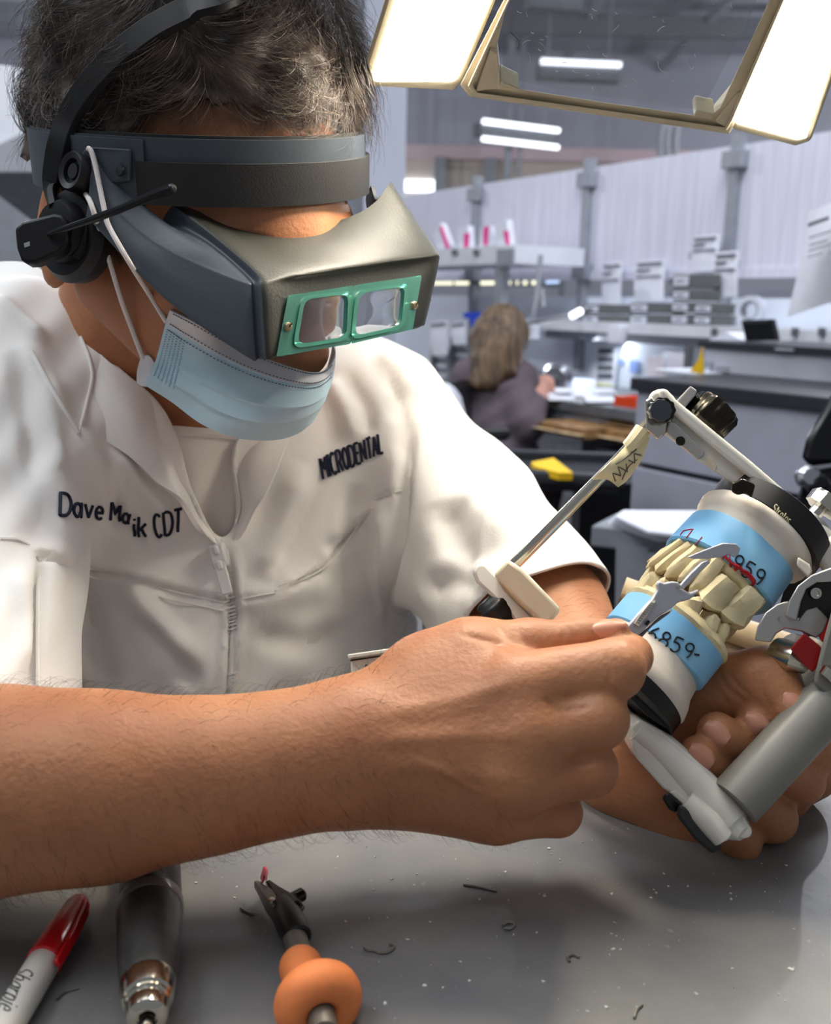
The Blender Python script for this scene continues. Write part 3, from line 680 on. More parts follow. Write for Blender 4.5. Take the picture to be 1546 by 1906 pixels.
# black microscope at the right edge
mc = thing('microscope', P(1560, 900, 1.05), 'black microscope cut by the picture edge above the metal knob', 'microscope')
mesh('body', pprism([(1492, 850), (1500, 815), (1546, 735), (1600, 700), (1600, 870), (1500, 868)], 1.05, .09), M_dark, mc, bevel=.008)
mesh('stage', pprism([(1478, 878), (1600, 862), (1600, 900), (1482, 905)], 1.04, .10), M_dark, mc, bevel=.004)
mesh('stand', pprism([(1490, 900), (1600, 895), (1600, 960), (1476, 950)], 1.05, .11), M_black, mc, bevel=.004)
for i in range(3):
    mesh('knob', lathe([(0, .008), (.004, .012), (.014, .012), (.018, .008)], P(1496+18*i, 888+14*i, 1.03), -FWD, 16), M_steel if i == 0 else M_dark, mc)
mesh('trim_ring', pprism([(1488, 870), (1600, 856), (1600, 861), (1488, 876)], 1.03, .01), M_steel, mc, smooth=False)

# ---- the woman at the back bench
M_knit = mat('mauve_knit', (104, 92, 100), .9, var=.12, vscale=200, bump=.4, bscale=300)
M_whair = mat('brown_blonde_hair', (122, 98, 74), .6, col2=(58, 46, 38), vscale=16, stretch=(3, 3, .35), vlo=.3, vhi=.68)
M_skin2 = mat('woman_skin', (214, 160, 142), .55, var=.06)
DW = 3.35; r_ = lambda p: p*DW/FPX
w = thing('person', P(915, 840, DW)*[1, 1, 0], 'seated person with shoulder-length brown hair in a mauve knit working at the back bench', 'person')
hx = lambda x, y, dz=0: P(x, y, DW+dz)
B = SDF(hx(790, 1000, -.5)-.1, hx(1070, 560, .55)+.1, .008)
B.ell(hx(934, 632, .02), TS*.072, TN*.088, WZ*.105).cone(hx(926, 660, .04), hx(922, 700, .06), .05, .06, .03)
B.cone(hx(888, 712, .02), hx(958, 712, .1), .085, .075, .04).cone(hx(915, 740, .08), hx(908, 820, .08), .12, .14, .06)
B.cone(hx(908, 820, .08), hx(915, 900, .05), .15, .17, .05)
B.cone(hx(946, 715, .02), hx(978, 790, -.06), .06, .052, .03).cone(hx(978, 790, -.06), hx(996, 746, .04), .05, .038, .02).cone(hx(996, 746, .04), hx(1010, 718, .1), .033, .026, .012)
B.ell(hx(1014, 714, .1), TS*.04, TN*.03, WZ*.032, .01)
for k in range(5):
    B.cone(hx(1008+2*k, 712+3*k, .1), hx(1019+2.4*k, 706+5*k, .08), .013, .010, .006)
B.cone(hx(984, 736, .2), hx(1008, 716, .14), .03, .026, .012)
B.cone(hx(915, 900, .05), hx(1000, 905, .35), .10, .08, .05).cone(hx(1000, 905, .35), hx(1000, 1060, .3), .075, .05, .03)
B.ell(hx(954, 640, .02), TS*.02, TN*.02, WZ*.014, .01)
v, F = B.mesh(2)
body = mesh('body', (v, F), M_skin2, w)
Kn = SDF(hx(790, 1000, -.5)-.1, hx(1070, 560, .55)+.1, .009)
Kn.cone(hx(888, 712, .02), hx(958, 712, .1), .097, .087, .04).cone(hx(915, 740, .08), hx(908, 820, .08), .132, .152, .06)
Kn.cone(hx(908, 820, .08), hx(915, 872, .05), .162, .17, .05)
Kn.cone(hx(946, 715, .02), hx(978, 790, -.06), .072, .064, .03).cone(hx(978, 790, -.06), hx(992, 756, .02), .062, .05, .02)
v, F = Kn.mesh(2); n_ = vnormals(v, F); px, py, _ = proj(v)
v += n_*(.003*np.sin(py*.16+px*.10)*np.exp(-((px-930)/60)**2))[:, None]
mesh('knit_top', (v, F), M_knit, w)
Tr = SDF(hx(790, 1080, -.5)-.1, hx(1070, 820, .6)+.1, .010)
Tr.cone(hx(908, 850, .06), hx(915, 902, .05), .165, .178, .05).cone(hx(915, 900, .05), hx(1000, 905, .35), .112, .092, .05).cone(hx(1000, 905, .35), hx(1000, 1060, .3), .088, .062, .03)
mesh('trousers', Tr.mesh(2), mat('dark_mauve_trousers', (84, 72, 78), .9), w)
Hh = SDF(hx(800, 760, -.3), hx(1060, 540, .4), .007)
Hh.ell(hx(934, 622, .03), TS*.085, TN*.098, WZ*.105).cone(hx(915, 640, 0), hx(893, 702, -.04), .075, .035, .05).cone(hx(940, 645, -.02), hx(948, 690, -.05), .055, .03, .04).cone(hx(925, 650, .06), hx(905, 700, .08), .07, .03, .04).cone(hx(900, 680, -.05), hx(884, 716, -.08), .045, .018, .03).cone(hx(920, 660, -.03), hx(912, 712, -.07), .06, .03, .04)
v, F = Hh.mesh(2); n_ = vnormals(v, F); px, py, _ = proj(v)
v += n_*(.0022*np.sin(px*.5+1.5*np.sin(py*.05)))[:, None]
mesh('hair', (v, F), M_whair, w)

# ================================================================== THE WORKBENCH
TZ = 0.90
def onT(px, py, up=0.0):                         # where the sight line meets the bench top (or up metres above it)
    d = ray(px, py); return CAM + d*((TZ+up-CAM[2])/d[2])
def bench_mat():
    m = bpy.data.materials.new('scratched_grey_laminate'); m.use_nodes = True; nt = m.node_tree; b = nt.nodes['Principled BSDF']
    tc = nt.nodes.new('ShaderNodeTexCoord')
    def noise(scale, detail, lo, hi, c0, c1):
        n = nt.nodes.new('ShaderNodeTexNoise'); n.inputs['Scale'].default_value = scale; n.inputs['Detail'].default_value = detail
        r = nt.nodes.new('ShaderNodeValToRGB'); r.color_ramp.elements[0].position = lo; r.color_ramp.elements[1].position = hi
        r.color_ramp.elements[0].color = c0; r.color_ramp.elements[1].color = c1
        nt.links.new(tc.outputs['Object'], n.inputs['Vector']); nt.links.new(n.outputs['Fac'], r.inputs['Fac']); return r.outputs['Color']
    def mix(fac, a, c):
        x = nt.nodes.new('ShaderNodeMix'); x.data_type = 'RGBA'; nt.links.new(fac, x.inputs[0]); nt.links.new(a, x.inputs[6]); x.inputs[7].default_value = c; return x.outputs[2]
    base = noise(18, 6, .3, .7, lin((108, 108, 110))+(1,), lin((130, 128, 124))+(1,))
    spk = noise(190, 3, .70, .76, (0, 0, 0, 1), (.2, .2, .2, 1)); c = mix(spk, base, lin((196, 192, 182))+(1,))
    fine = noise(520, 2, .73, .80, (0, 0, 0, 1), (.5, .5, .5, 1)); c = mix(fine, c, lin((206, 202, 192))+(1,))
    smu = noise(9, 4, .55, .75, (0, 0, 0, 1), (.4, .4, .4, 1)); c = mix(smu, c, lin((150, 144, 132))+(1,))
    nt.links.new(c, b.inputs['Base Color']); b.inputs['Roughness'].default_value = .42
    n2 = nt.nodes.new('ShaderNodeTexNoise'); n2.inputs['Scale'].default_value = 160; nt.links.new(tc.outputs['Object'], n2.inputs['Vector'])
    bp = nt.nodes.new('ShaderNodeBump'); bp.inputs['Strength'].default_value = .12; bp.inputs['Distance'].default_value = .001; nt.links.new(n2.outputs['Fac'], bp.inputs['Height']); nt.links.new(bp.outputs['Normal'], b.inputs['Normal'])
    return m
wb = thing('workbench', (0.1, .35, 0), 'scratched grey laminate workbench under the man\'s forearm', 'bench')
mesh('worktop', wbox(-.75, .95, -.12, .60, TZ-.035, TZ), bench_mat(), wb, smooth=False, bevel=.004)
for x0, x1 in ((-.72, -.66), (.86, .92)):
    mesh('side_panel', wbox(x0, x1, -.08, .56, 0, TZ-.035), M_gm, wb, smooth=False)
mesh('back_panel', wbox(-.66, .86, -.08, -.05, .25, TZ-.035), M_gm, wb, smooth=False)
M_tanw = mat('worn_tan_wood', (150, 128, 96), .55, var=.25, vscale=20, stretch=(1, 6, 6))
# wooden rail fixed along the far edge
rl0, rl1 = P(1150, 1120, .66), P(1700, 1330, .62)
mesh('rail_board', prism(PP([(1160, 1120, .68), (1330, 1178, .665), (1600, 1262, .64), (1600, 1470, .62), (1160, 1390, .64)]), FWD*.02), M_tanw, wb, smooth=False, bevel=.004)
mesh('rail_top', tube(PP([(1158, 1098, .68), (1330, 1160, .665), (1640, 1262, .64)]), .0095, 16), mat('pale_rail', (196, 176, 142), .45, var=.1), wb)

# ================================================================== THE MAN
def skin_mat(name, c, c2, red):
    m = mat(name, c, .48, col2=c2, vscale=22, vlo=.3, vhi=.7, bump=.22, bscale=420, sss=.12)
    nt = m.node_tree; b = nt.nodes['Principled BSDF']; tc = [n for n in nt.nodes if n.type == 'TEX_COORD'][0]
    n = nt.nodes.new('ShaderNodeTexNoise'); n.inputs['Scale'].default_value = 260; n.inputs['Detail'].default_value = 3
    r = nt.nodes.new('ShaderNodeValToRGB'); r.color_ramp.elements[0].position = .66; r.color_ramp.elements[1].position = .76
    r.color_ramp.elements[0].color = (0, 0, 0, 1); r.color_ramp.elements[1].color = (.35, .35, .35, 1)
    x = nt.nodes.new('ShaderNodeMix'); x.data_type = 'RGBA'; src = b.inputs['Base Color'].links[0].from_socket
    nt.links.new(tc.outputs['Object'], n.inputs['Vector']); nt.links.new(n.outputs['Fac'], r.inputs['Fac']); nt.links.new(r.outputs['Color'], x.inputs[0])
    nt.links.new(src, x.inputs[6]); x.inputs[7].default_value = lin(red)+(1,); nt.links.new(x.outputs[2], b.inputs['Base Color'])
    return m
M_skin = skin_mat('tanned_skin', (186, 129, 90), (163, 105, 71), (132, 80, 56))
def chain(B, pts, k, sq=None, kk=None):          # pts: (px,py,z,rpx); first link blends with k, later with kk
    for i in range(len(pts)-1):
        a, b = pts[i], pts[i+1]
        B.cone(P(*a[:3]), P(*b[:3]), a[3]*a[2]/FPX, b[3]*b[2]/FPX, k if (i == 0 or kk is None) else kk, sq=sq)
def bounds(pts, m):
    q = PP(pts); return q.min(0)-m, q.max(0)+m
def groove(v, F, lines):                         # small folds pressed into or raised from the surface: (path px, width px, metres)
    n = vnormals(v, F); px, py, _ = proj(v); fac = np.clip(-(n @ FWD)*2, 0, 1)
    for path, w, amp in lines:
        d, _s, t = pdist(px, py, path); v = v + n*(amp*fac*np.exp(-(d/w)**2)*np.clip(np.minimum(t, 1-t)*6+.15, 0, 1))[:, None]
    return v
# ---- his nearer forearm and hand, pinching the gauge
B1 = SDF(*bounds([(-330, 1700, .38), (1230, 1130, .38), (-330, 1260, .50), (1230, 1620, .50)], .012), .00125)
chain(B1, [(-330, 1495, .392, 205), (0, 1468, .398, 170), (200, 1461, .402, 153), (400, 1440, .408, 122), (560, 1414, .414, 110), (672, 1392, .42, 104)], .02)
chain(B1, [(680, 1364, .424, 66), (955, 1275, .413, 60)], .02)
chain(B1, [(665, 1388, .42, 96), (985, 1370, .406, 58)], .02)
chain(B1, [(670, 1410, .42, 88), (972, 1450, .409, 57)], .02)
chain(B1, [(690, 1436, .425, 66), (925, 1512, .416, 54)], .018)
chain(B1, [(730, 1436, .438, 66), (900, 1482, .437, 72)], .018)
chain(B1, [(735, 1330, .435, 64), (800, 1266, .436, 70), (885, 1226, .436, 72)], .02)
chain(B1, [(870, 1340, .443, 90), (930, 1440, .443, 80)], .02)
chain(B1, [(880, 1228, .436, 74), (985, 1203, .434, 50), (1085, 1183, .428, 30), (1148, 1174, .424, 23)], .006, kk=.004)
chain(B1, [(955, 1275, .413, 60), (1142, 1246, .405, 56), (1172, 1222, .424, 40), (1140, 1196, .434, 30)], .004, kk=.003)
chain(B1, [(985, 1370, .405, 59), (1112, 1338, .402, 56), (1110, 1322, .43, 48), (1040, 1300, .45, 42)], .003, kk=.003)
chain(B1, [(972, 1450, .408, 57), (1094, 1430, .406, 53), (1090, 1415, .434, 45), (1010, 1390, .455, 40)], .0028, kk=.003)
chain(B1, [(925, 1512, .415, 54), (1038, 1512, .417, 43), (1026, 1495, .44, 37), (960, 1470, .455, 33)], .0028, kk=.003)
for a in ((975, 1288, .404), (985, 1372, .396), (968, 1452, .399)):   # knuckles
    p = P(*a); B1.ell(p, RGT*.011, UPV*.009, FWD*.008, .012)
v1, F1 = B1.mesh(4)
v1 = groove(v1, F1, [([(1128, 1215), (1136, 1250), (1130, 1290)], 4, -.0006), ([(1146, 1222), (1152, 1262)], 3, -.0004),
    ([(1036, 1158), (1046, 1180), (1044, 1202)], 3, -.0006), ([(1052, 1160), (1064, 1190)], 3, -.0005), ([(1010, 1162), (1020, 1200)], 4, -.0003),
    ([(858, 1180), (920, 1195), (960, 1214), (1010, 1214)], 5, -.001), ([(930, 1165), (960, 1205)], 7, -.0006), ([(955, 1165), (985, 1205)], 6, -.0005),
    ([(700, 1330), (850, 1300), (960, 1270)], 14, .0006), ([(690, 1380), (850, 1372), (980, 1368)], 14, .0005), ([(700, 1420), (850, 1440), (970, 1450)], 14, .0005),
    ([(740, 1350), (830, 1345), (920, 1320)], 12, -.0003),
    ([(1020, 1455), (1060, 1425), (1110, 1418)], 5, -.0008), ([(1010, 1300), (1045, 1322), (1100, 1315)], 5, -.0008),
    ([(760, 1410), (820, 1432), (900, 1480)], 6, .0007)])
# ---- his other hand, closed round the far side of the stand
B2 = SDF(*bounds([(930, 1030, .42), (1600, 1640, .42), (930, 1030, .70), (1600, 1640, .60)], .01), .0014)
chain(B2, [(900, 1030, .70, 100), (1010, 1150, .64, 112), (1110, 1310, .575, 98), (1165, 1420, .535, 88)], .02)
chain(B2, [(1165, 1415, .535, 86), (1250, 1420, .515, 95), (1330, 1460, .52, 95)], .02, kk=.02)
chain(B2, [(1180, 1440, .53, 70), (1290, 1520, .515, 66), (1370, 1545, .51, 55)], .02, kk=.02)
chain(B2, [(1210, 1400, .525, 80), (1275, 1335, .508, 72), (1335, 1285, .492, 66)], .02, kk=.012)
chain(B2, [(1325, 1284, .492, 66), (1425, 1264, .475, 57), (1468, 1314, .464, 41)], .004, kk=.006)
chain(B2, [(1400, 1470, .54, 70), (1500, 1430, .53, 60)], .02)
chain(B2, [(1480, 1420, .525, 50), (1515, 1398, .492, 41), (1440, 1362, .474, 36), (1405, 1346, .468, 33)], .006, kk=.004)
chain(B2, [(1450, 1480, .525, 52), (1488, 1452, .490, 43), (1400, 1402, .474, 41), (1334, 1362, .464, 37)], .003, kk=.003)
chain(B2, [(1420, 1530, .52, 50), (1436, 1522, .488, 44), (1350, 1450, .474, 41), (1298, 1405, .460, 36)], .003, kk=.003)
chain(B2, [(1370, 1560, .51, 46), (1378, 1566, .484, 36), (1320, 1510, .472, 36)], .003, kk=.003)
v2, F2 = B2.mesh(4)
v2 = groove(v2, F2, [([(1330, 1235), (1352, 1280), (1390, 1310)], 4, -.0007), ([(1345, 1240), (1372, 1275), (1400, 1300)], 4, -.0006), ([(1310, 1270), (1340, 1290), (1360, 1320)], 4, -.0005),
    ([(1412, 1240), (1418, 1290), (1440, 1325)], 4, -.0006), ([(1285, 1270), (1330, 1300)], 5, -.0005)])
# ---- head, neck and the trunk inside the coat
HF = nrm(.74*RGT - .33*UPV - .585*FWD); HU = nrm(UPV - HF*(UPV @ HF)); HS = np.cross(HF, HU); HS = HS if HS @ FWD < 0 else -HS
HC = P(365, 222, .60)
def H(f, s, u): return HC + HF*f + HS*s + HU*u
B3 = SDF(HC+np.array([-.42, -.22, -.62]), HC+np.array([.36, .50, .15]), .0026)
B3.ell(H(-.004, 0, .008), HF*.096, HS*.077, HU*.094)
FO = .012*RGT - .020*UPV
def H2(f, s, u): return H(f, s, u) + FO            # the face sits forward of and below the skull's centre
B3.ell(H2(.036, 0, -.06), HF*.062, HS*.064, HU*.078, .03)
B3.cone(H2(.075, 0, -.045), H2(.068, 0, -.115), .03, .022, .03)
B3.cone(H2(-.0, .055, -.09), H2(.066, .012, -.120), .02, .018, .03).cone(H2(-.0, -.055, -.09), H2(.066, -.012, -.120), .02, .018, .03)
B3.cone(H2(.092, 0, -.04), H2(.112, 0, -.097), .009, .0155, .012).ell(H2(.100, .015, -.100), HF*.012, HS*.009, HU*.009, .006).ell(H2(.100, -.015, -.100), HF*.012, HS*.009, HU*.009, .006)
B3.ell(H2(.076, 0, -.02), HF*.016, HS*.045, HU*.012, .02)
for s in (-1, 1):
    B3.ell(H2(.088, .032*s, -.056), HF*.016, HS*.017, HU*.011, .006, op='-').ell(H2(.078, .032*s, -.056), HF*.0125, HS*.0125, HU*.0125, .002)
    B3.ell(H2(.066, .043*s, -.078), HF*.025, HS*.02, HU*.022, .02)
    e = -.072
    B3.ell(H(-.006, .076*s, e), HF*.020+HS*.006*s, HS*.008*s-HF*.003, HU*.034+HF*-.006, .004)
    B3.ell(H(-.004, .084*s, e+.004), HF*.011, HS*.006, HU*.02, .004, op='-')
    B3.ell(H(.002, .074*s, e-.032), HF*.011, HS*.006, HU*.013, .004)
B3.ell(H2(.092, 0, -.108), HF*.012, HS*.022, HU*.005, .006).ell(H2(.088, 0, -.114), HF*.011, HS*.02, HU*.006, .004)
chain(B3, [(245, 450, .645, 125), (262, 640, .668, 130), (290, 860, .725, 140)], .03)
chain(B3, [(40, 900, .70, 130), (640, 930, .78, 120)], .03)
chain(B3, [(380, 980, .84, 250), (400, 1400, .86, 270)], .04)
chain(B3, [(-40, 860, .62, 150), (-260, 1300, .46, 150), (-330, 1480, .392, 150)], .03)
chain(B3, [(690, 860, .765, 95), (880, 1020, .715, 95), (960, 1100, .67, 90)], .03)
v3, F3 = B3.mesh(2)
n1, n2 = len(v1), len(v2)
man = thing('person', (P(330, 1200, .78)[0], P(330, 1200, .78)[1], 0), 'person in white lab coat and face mask, bent over a dental model with a gauge', 'person')
man_body = mesh('body', (np.vstack([v1, v2, v3]), np.vstack([F1, F2+n1, F3+n1+n2])), M_skin, man, angle=0)
BV_MAN = bvh_of(man_body)
M_nail = mat('finger_nail', (206, 146, 120), .36, var=.05)
def nail(px, py, along, wl, ww, name='fingernail'):   # along: px direction of the finger tip
    c = cast(BV_MAN, px, py); q = [cast(BV_MAN, px+dx, py+dy) for dx, dy in ((-8, 0), (8, 0), (0, -8), (0, 8))]
    n = nrm(np.cross(q[1]-q[0], q[3]-q[2])); n = n if n @ FWD < 0 else -n
    t = RGT*along[0] - UPV*along[1]; t = nrm(t - n*(t @ n)); b = np.cross(n, t)
    G = []; rows = np.linspace(-1, 1, 9); cols = np.linspace(-1, 1, 9)
    for u in rows:
        r = []
        for v in cols:
            w = max(.30, (1-.98*abs(u)**2.6))**.5; 
            r.append(c + t*u*wl + b*v*ww*w + n*(.0008-.0024*(v*v) - .0009*u*u))
        G.append(r)
    return mesh(name, thick_grid(np.array(G), .0008), M_nail, man, angle=60)
nail(1125, 1166, (1, -.05), .0088, .0042)
nail(1331, 1366, (-.8, -.55), .0062, .0055)
nail(1304, 1409, (-.8, -.55), .0062, .0055)
nail(1408, 1342, (-.85, -.5), .0055, .0048)
nail(1476, 1306, (.6, .8), .0055, .0050)

# ---- arm hair: fine short strands lying along the forearm
M_hairf = mat('arm_hair', (70, 48, 36), .6)
def strand_geo(roots, dirs, lens, rad, curl=None, seg=4, sides=3):
    V = []; F = []; n = 0
    th = np.linspace(0, 2*math.pi, sides, endpoint=False)
    return roots, dirs
def tubes_np(paths, rad):                        # paths: (N,K,3); three-sided hair-thin tubes, tapering to the tip
    N, K, _ = paths.shape; T = np.gradient(paths, axis=1); T /= np.linalg.norm(T, axis=2, keepdims=True)+1e-12
    ref = np.where(np.abs(T[:, :1, 2:3]) > .9, np.array([[[1.0, 0, 0]]]), np.array([[[0, 0, 1.0]]]))
    X = np.cross(np.broadcast_to(ref, T.shape), T); X /= np.linalg.norm(X, axis=2, keepdims=True)+1e-12; Y = np.cross(T, X)
    rr = (rad if np.ndim(rad) else np.full(N, rad))[:, None]*np.linspace(1, .35, K)[None]
    R = [paths + rr[..., None]*(math.cos(a)*X+math.sin(a)*Y) for a in (0, 2.0944, 4.1888)]
    V = np.stack(R, 2).reshape(-1, 3)
    i = np.arange(N)[:, None, None]*K*3 + np.arange(K-1)[None, :, None]*3; j = np.arange(3)[None, None]; j2 = (j+1) % 3
    F = np.stack([i+j, i+j2, i+j2+3, i+j+3], -1).reshape(-1, 4)
    return V, F
def arm_hairs(v, F, n, region, flow, L, rad):
    nn = vnormals(v, F); px, py, _ = proj(v); idx = np.where(region(px, py))[0]; idx = RNG.choice(idx, n)
    r = v[idx]; nr = nn[idx]; t = np.asarray(flow) + RNG.normal(0, .35, (n, 3)); t -= nr*(t*nr).sum(1, keepdims=True); t /= np.linalg.norm(t, axis=1, keepdims=True)
    l = L*RNG.uniform(.5, 1.2, n); s = np.linspace(0, 1, 5)
    p = r[:, None] + t[:, None]*(l[:, None]*s)[..., None] + nr[:, None]*(l[:, None]*.5*np.sin(s*2.2))[..., None]
    return tubes_np(p, rad*RNG.uniform(.7, 1.2, n))
g1 = arm_hairs(v1, F1, 1500, lambda x, y: (x > -40) & (x < 760), RGT*.5-UPV*.75, .009, .00006)
g1b = arm_hairs(v1, F1, 260, lambda x, y: (x > 660) & (x < 960) & (y > 1300), RGT*.6-UPV*.6, .006, .00005)
g2 = arm_hairs(v2, F2, 220, lambda x, y: (x > 1000) & (x < 1130) & (y < 1220), RGT*.7-UPV*.2, .010, .00006)
hv = np.vstack([g1[0], g1b[0], g2[0]]); hf = np.vstack([g1[1], g1b[1]+len(g1[0]), g2[1]+len(g1[0])+len(g1b[0])])
mesh('arm_hair', (hv, hf), M_hairf, man, kind='stuff', angle=0)

# ================================================================== HIS CLOTHES
M_coat = mat('white_cotton', (246, 244, 240), .8, var=.02, vscale=12, bump=.12, bscale=900)
M_tee = mat('white_knit_cotton', (236, 232, 226), .85, bump=.2, bscale=1200)
M_thread = mat('navy_thread', (24, 30, 54), .8)
M_zip = mat('white_zip', (226, 226, 224), .3)
def even_rim(v, F, it=40):                       # smooths the cut edge of a cloth
    e = np.sort(np.vstack([F[:, [0, 1]], F[:, [1, 2]], F[:, [2, 3]], F[:, [3, 0]]]), 1); k, c = np.unique(e, axis=0, return_counts=True); b = k[c == 1]
    b = np.vstack([b, b[:, ::-1]]); deg = np.bincount(b[:, 0], minlength=len(v)); on_ = deg > 0; v = v.copy()
    for _ in range(it):
        m = np.stack([np.bincount(b[:, 0], v[b[:, 1], a], len(v)) for a in range(3)], 1)/np.maximum(deg, 1)[:, None]
        v[on_] = .5*v[on_]+.5*m[on_]
    e2 = np.vstack([k, k[:, ::-1]]); dg = np.bincount(e2[:, 0], minlength=len(v)); ring = ~on_ & (np.bincount(e2[:, 0], on_[e2[:, 1]], len(v)) > 0)
    for _ in range(4):
        m = np.stack([np.bincount(e2[:, 0], v[e2[:, 1], a], len(v)) for a in range(3)], 1)/np.maximum(dg, 1)[:, None]
        v[ring] = m[ring]
    return v
def trunk(Q, g):                                 # shape shared by coat and shirt; g grows it
    def ch(pts, k): 
        for a, b in zip(pts[:-1], pts[1:]): Q.cone(P(*a[:3]), P(*b[:3]), a[3]+g, b[3]+g, k)
    ch([(70, 800, .665, .085), (610, 840, .765, .078)], .05)
    ch([(40, 690, .68, .060), (170, 660, .72, .050)], .04)
    ch([(620, 730, .755, .040), (690, 790, .745, .050)], .05)
    Q.ell(P(380, 1000, .79), RGT*(.165+g), UPV*(.17+g), FWD*(.135+g), .05)
    Q.ell(P(370, 1260, .80), RGT*(.175+g), UPV*(.20+g), FWD*(.15+g), .06)
Cs = SDF(P(300, 1000, .7)+np.array([-.52, -.38, -.46]), P(300, 1000, .7)+np.array([.46, .34, .24]), .0030)
trunk(Cs, 0.0)
for a, b, k in (((690, 795, .745, .055), (835, 965, .712, .0605), .03), ((835, 965, .712, .0605), (955, 1110, .655, .058), .02), ((955, 1110, .655, .058), (1050, 1215, .615, .056), .01)):
    Cs.cone(P(*a[:3]), P(*b[:3]), a[3], b[3], k)
for a, b, k in (((-10, 780, .665, .072), (-70, 1060, .545, .062), .035), ((-70, 1060, .545, .062), (-130, 1420, .46, .068), .02)):
    Cs.cone(P(*a[:3]), P(*b[:3]), a[3], b[3], k)
vc, Fc = Cs.mesh(2)
nc = vnormals(vc, Fc); px, py, pz = proj(vc); fac = np.clip(-(nc @ FWD)*2.5, 0, 1)
def fold(path, w, amp, taper=True, off=0):
    global vc
    d, s, t = pdist(px, py, path); tp = np.clip(np.minimum(t, 1-t)*5, 0, 1) if taper else 1
    vc = vc + nc*(amp*fac*np.exp(-(d/w)**2)*tp)[:, None]
def step(path, w, amp, reach):                   # a flap edge: cloth stands up by amp on the right-hand side of the path and dies away
    global vc
    d, s, t = pdist(px, py, path); tp = np.clip(np.minimum(t, 1-t)*8, 0, 1)
    vc = vc + nc*(amp*fac*tp*np.where(s > 0, np.exp(-d/reach)*np.clip(d/w, 0, 1), 0))[:, None]
rngc = np.random.default_rng(3)
# soft, broad drape over everything, then the folds the cloth shows
drape = .0022*np.sin(px*.016+py*.011+1.0)+.0016*np.sin(px*.031-py*.018)+.0010*np.sin(px*.05+py*.045+.7)
vc = vc + nc*(drape*fac)[:, None]
for path, w, amp in (([(60, 640), (120, 780), (190, 880), (250, 960)], 20, .007), ([(20, 660), (60, 780), (75, 900)], 18, -.006), ([(40, 640), (100, 800), (110, 900)], 13, .005),
    ([(200, 830), (260, 900), (330, 980)], 16, .006), ([(180, 860), (215, 930), (225, 990)], 12, -.006), ([(225, 960), (262, 1010), (262, 990)], 10, -.004),
    ([(72, 1030), (70, 1160), (70, 1300)], 9, -.012), ([(95, 1040), (120, 1150), (160, 1290)], 16, .008), ([(140, 1080), (180, 1200), (200, 1290)], 22, -.007),
    ([(230, 1080), (290, 1150), (380, 1240)], 24, .008), ([(250, 1150), (330, 1230), (370, 1280)], 18, -.007),
    ([(560, 860), (520, 980), (480, 1080)], 26, .009), ([(610, 850), (560, 960), (500, 1070)], 14, -.006), ([(660, 900), (640, 1000), (600, 1030)], 16, -.006),
    ([(740, 690), (752, 780), (745, 860)], 12, -.006), ([(700, 660), (735, 690), (760, 740)], 13, .007), ([(722, 700), (738, 740), (730, 790)], 9, -.006),
    ([(770, 780), (752, 880), (738, 980), (716, 1180)], 10, -.013), ([(700, 930), (712, 1040), (720, 1170)], 16, .007), ([(735, 1000), (745, 1100), (770, 1200)], 12, .005),
    ([(820, 930), (850, 1010), (900, 1060)], 30, -.009), ([(860, 900), (900, 960), (960, 1010)], 30, .009), ([(780, 1100), (840, 1080), (900, 1090)], 26, -.007), ([(880, 1080), (960, 1090), (1050, 1070)], 18, .006),
    ([(430, 1120), (520, 1100), (640, 1090)], 30, .006), ([(460, 1180), (560, 1200), (660, 1180)], 26, -.006), ([(600, 700), (640, 760), (660, 820)], 18, .006), ([(640, 690), (680, 760), (690, 820)], 14, -.005),
    ([(-10, 560), (40, 600), (90, 640)], 14, .006), ([(860, 1130), (900, 1000), (930, 940)], 12, .004), ([(20, 1060), (45, 1150), (40, 1260)], 16, .006)):
    fold(path, w, amp)
step([(420, 1128), (240, 1085), (70, 1037)], 5, .006, 26)
fold([(70, 1037), (240, 1078), (418, 1120)], 5, -.007, False)
fold([(515, 1098), (600, 1060), (690, 945)], 4, -.006)
step([(690, 945), (600, 1062), (515, 1100)], 5, .006, 22)
fold([(424, 1010), (434, 1140), (425, 1280)], 4, -.006); fold([(437, 1010), (448, 1140), (440, 1280)], 6, .003); fold([(414, 1010), (420, 1140), (412, 1280)], 6, .003)
fold([(690, 930), (745, 912)], 3, -.003); fold([(438, 1115), (500, 1105)], 3, -.003)
V_OPEN = [(292, 740), (330, 800), (352, 905), (398, 1004), (420, 1012), (442, 975), (446, 940), (432, 890), (432, 818), (470, 790), (420, 740), (340, 700)]
NECK = [(100, 470), (120, 540), (150, 610), (215, 680), (292, 740), (340, 700), (470, 790), (540, 790), (560, 720), (540, 600), (300, 450)]
ctr = vc[Fc].mean(1); cx_, cy_, cz_ = proj(ctr); fn_ = nc[Fc].mean(1)
front = (fn_ @ FWD) < .15
kill = front & (inpoly(cx_, cy_, V_OPEN)) | (inpoly(cx_, cy_, NECK) & (cz_ < .83))
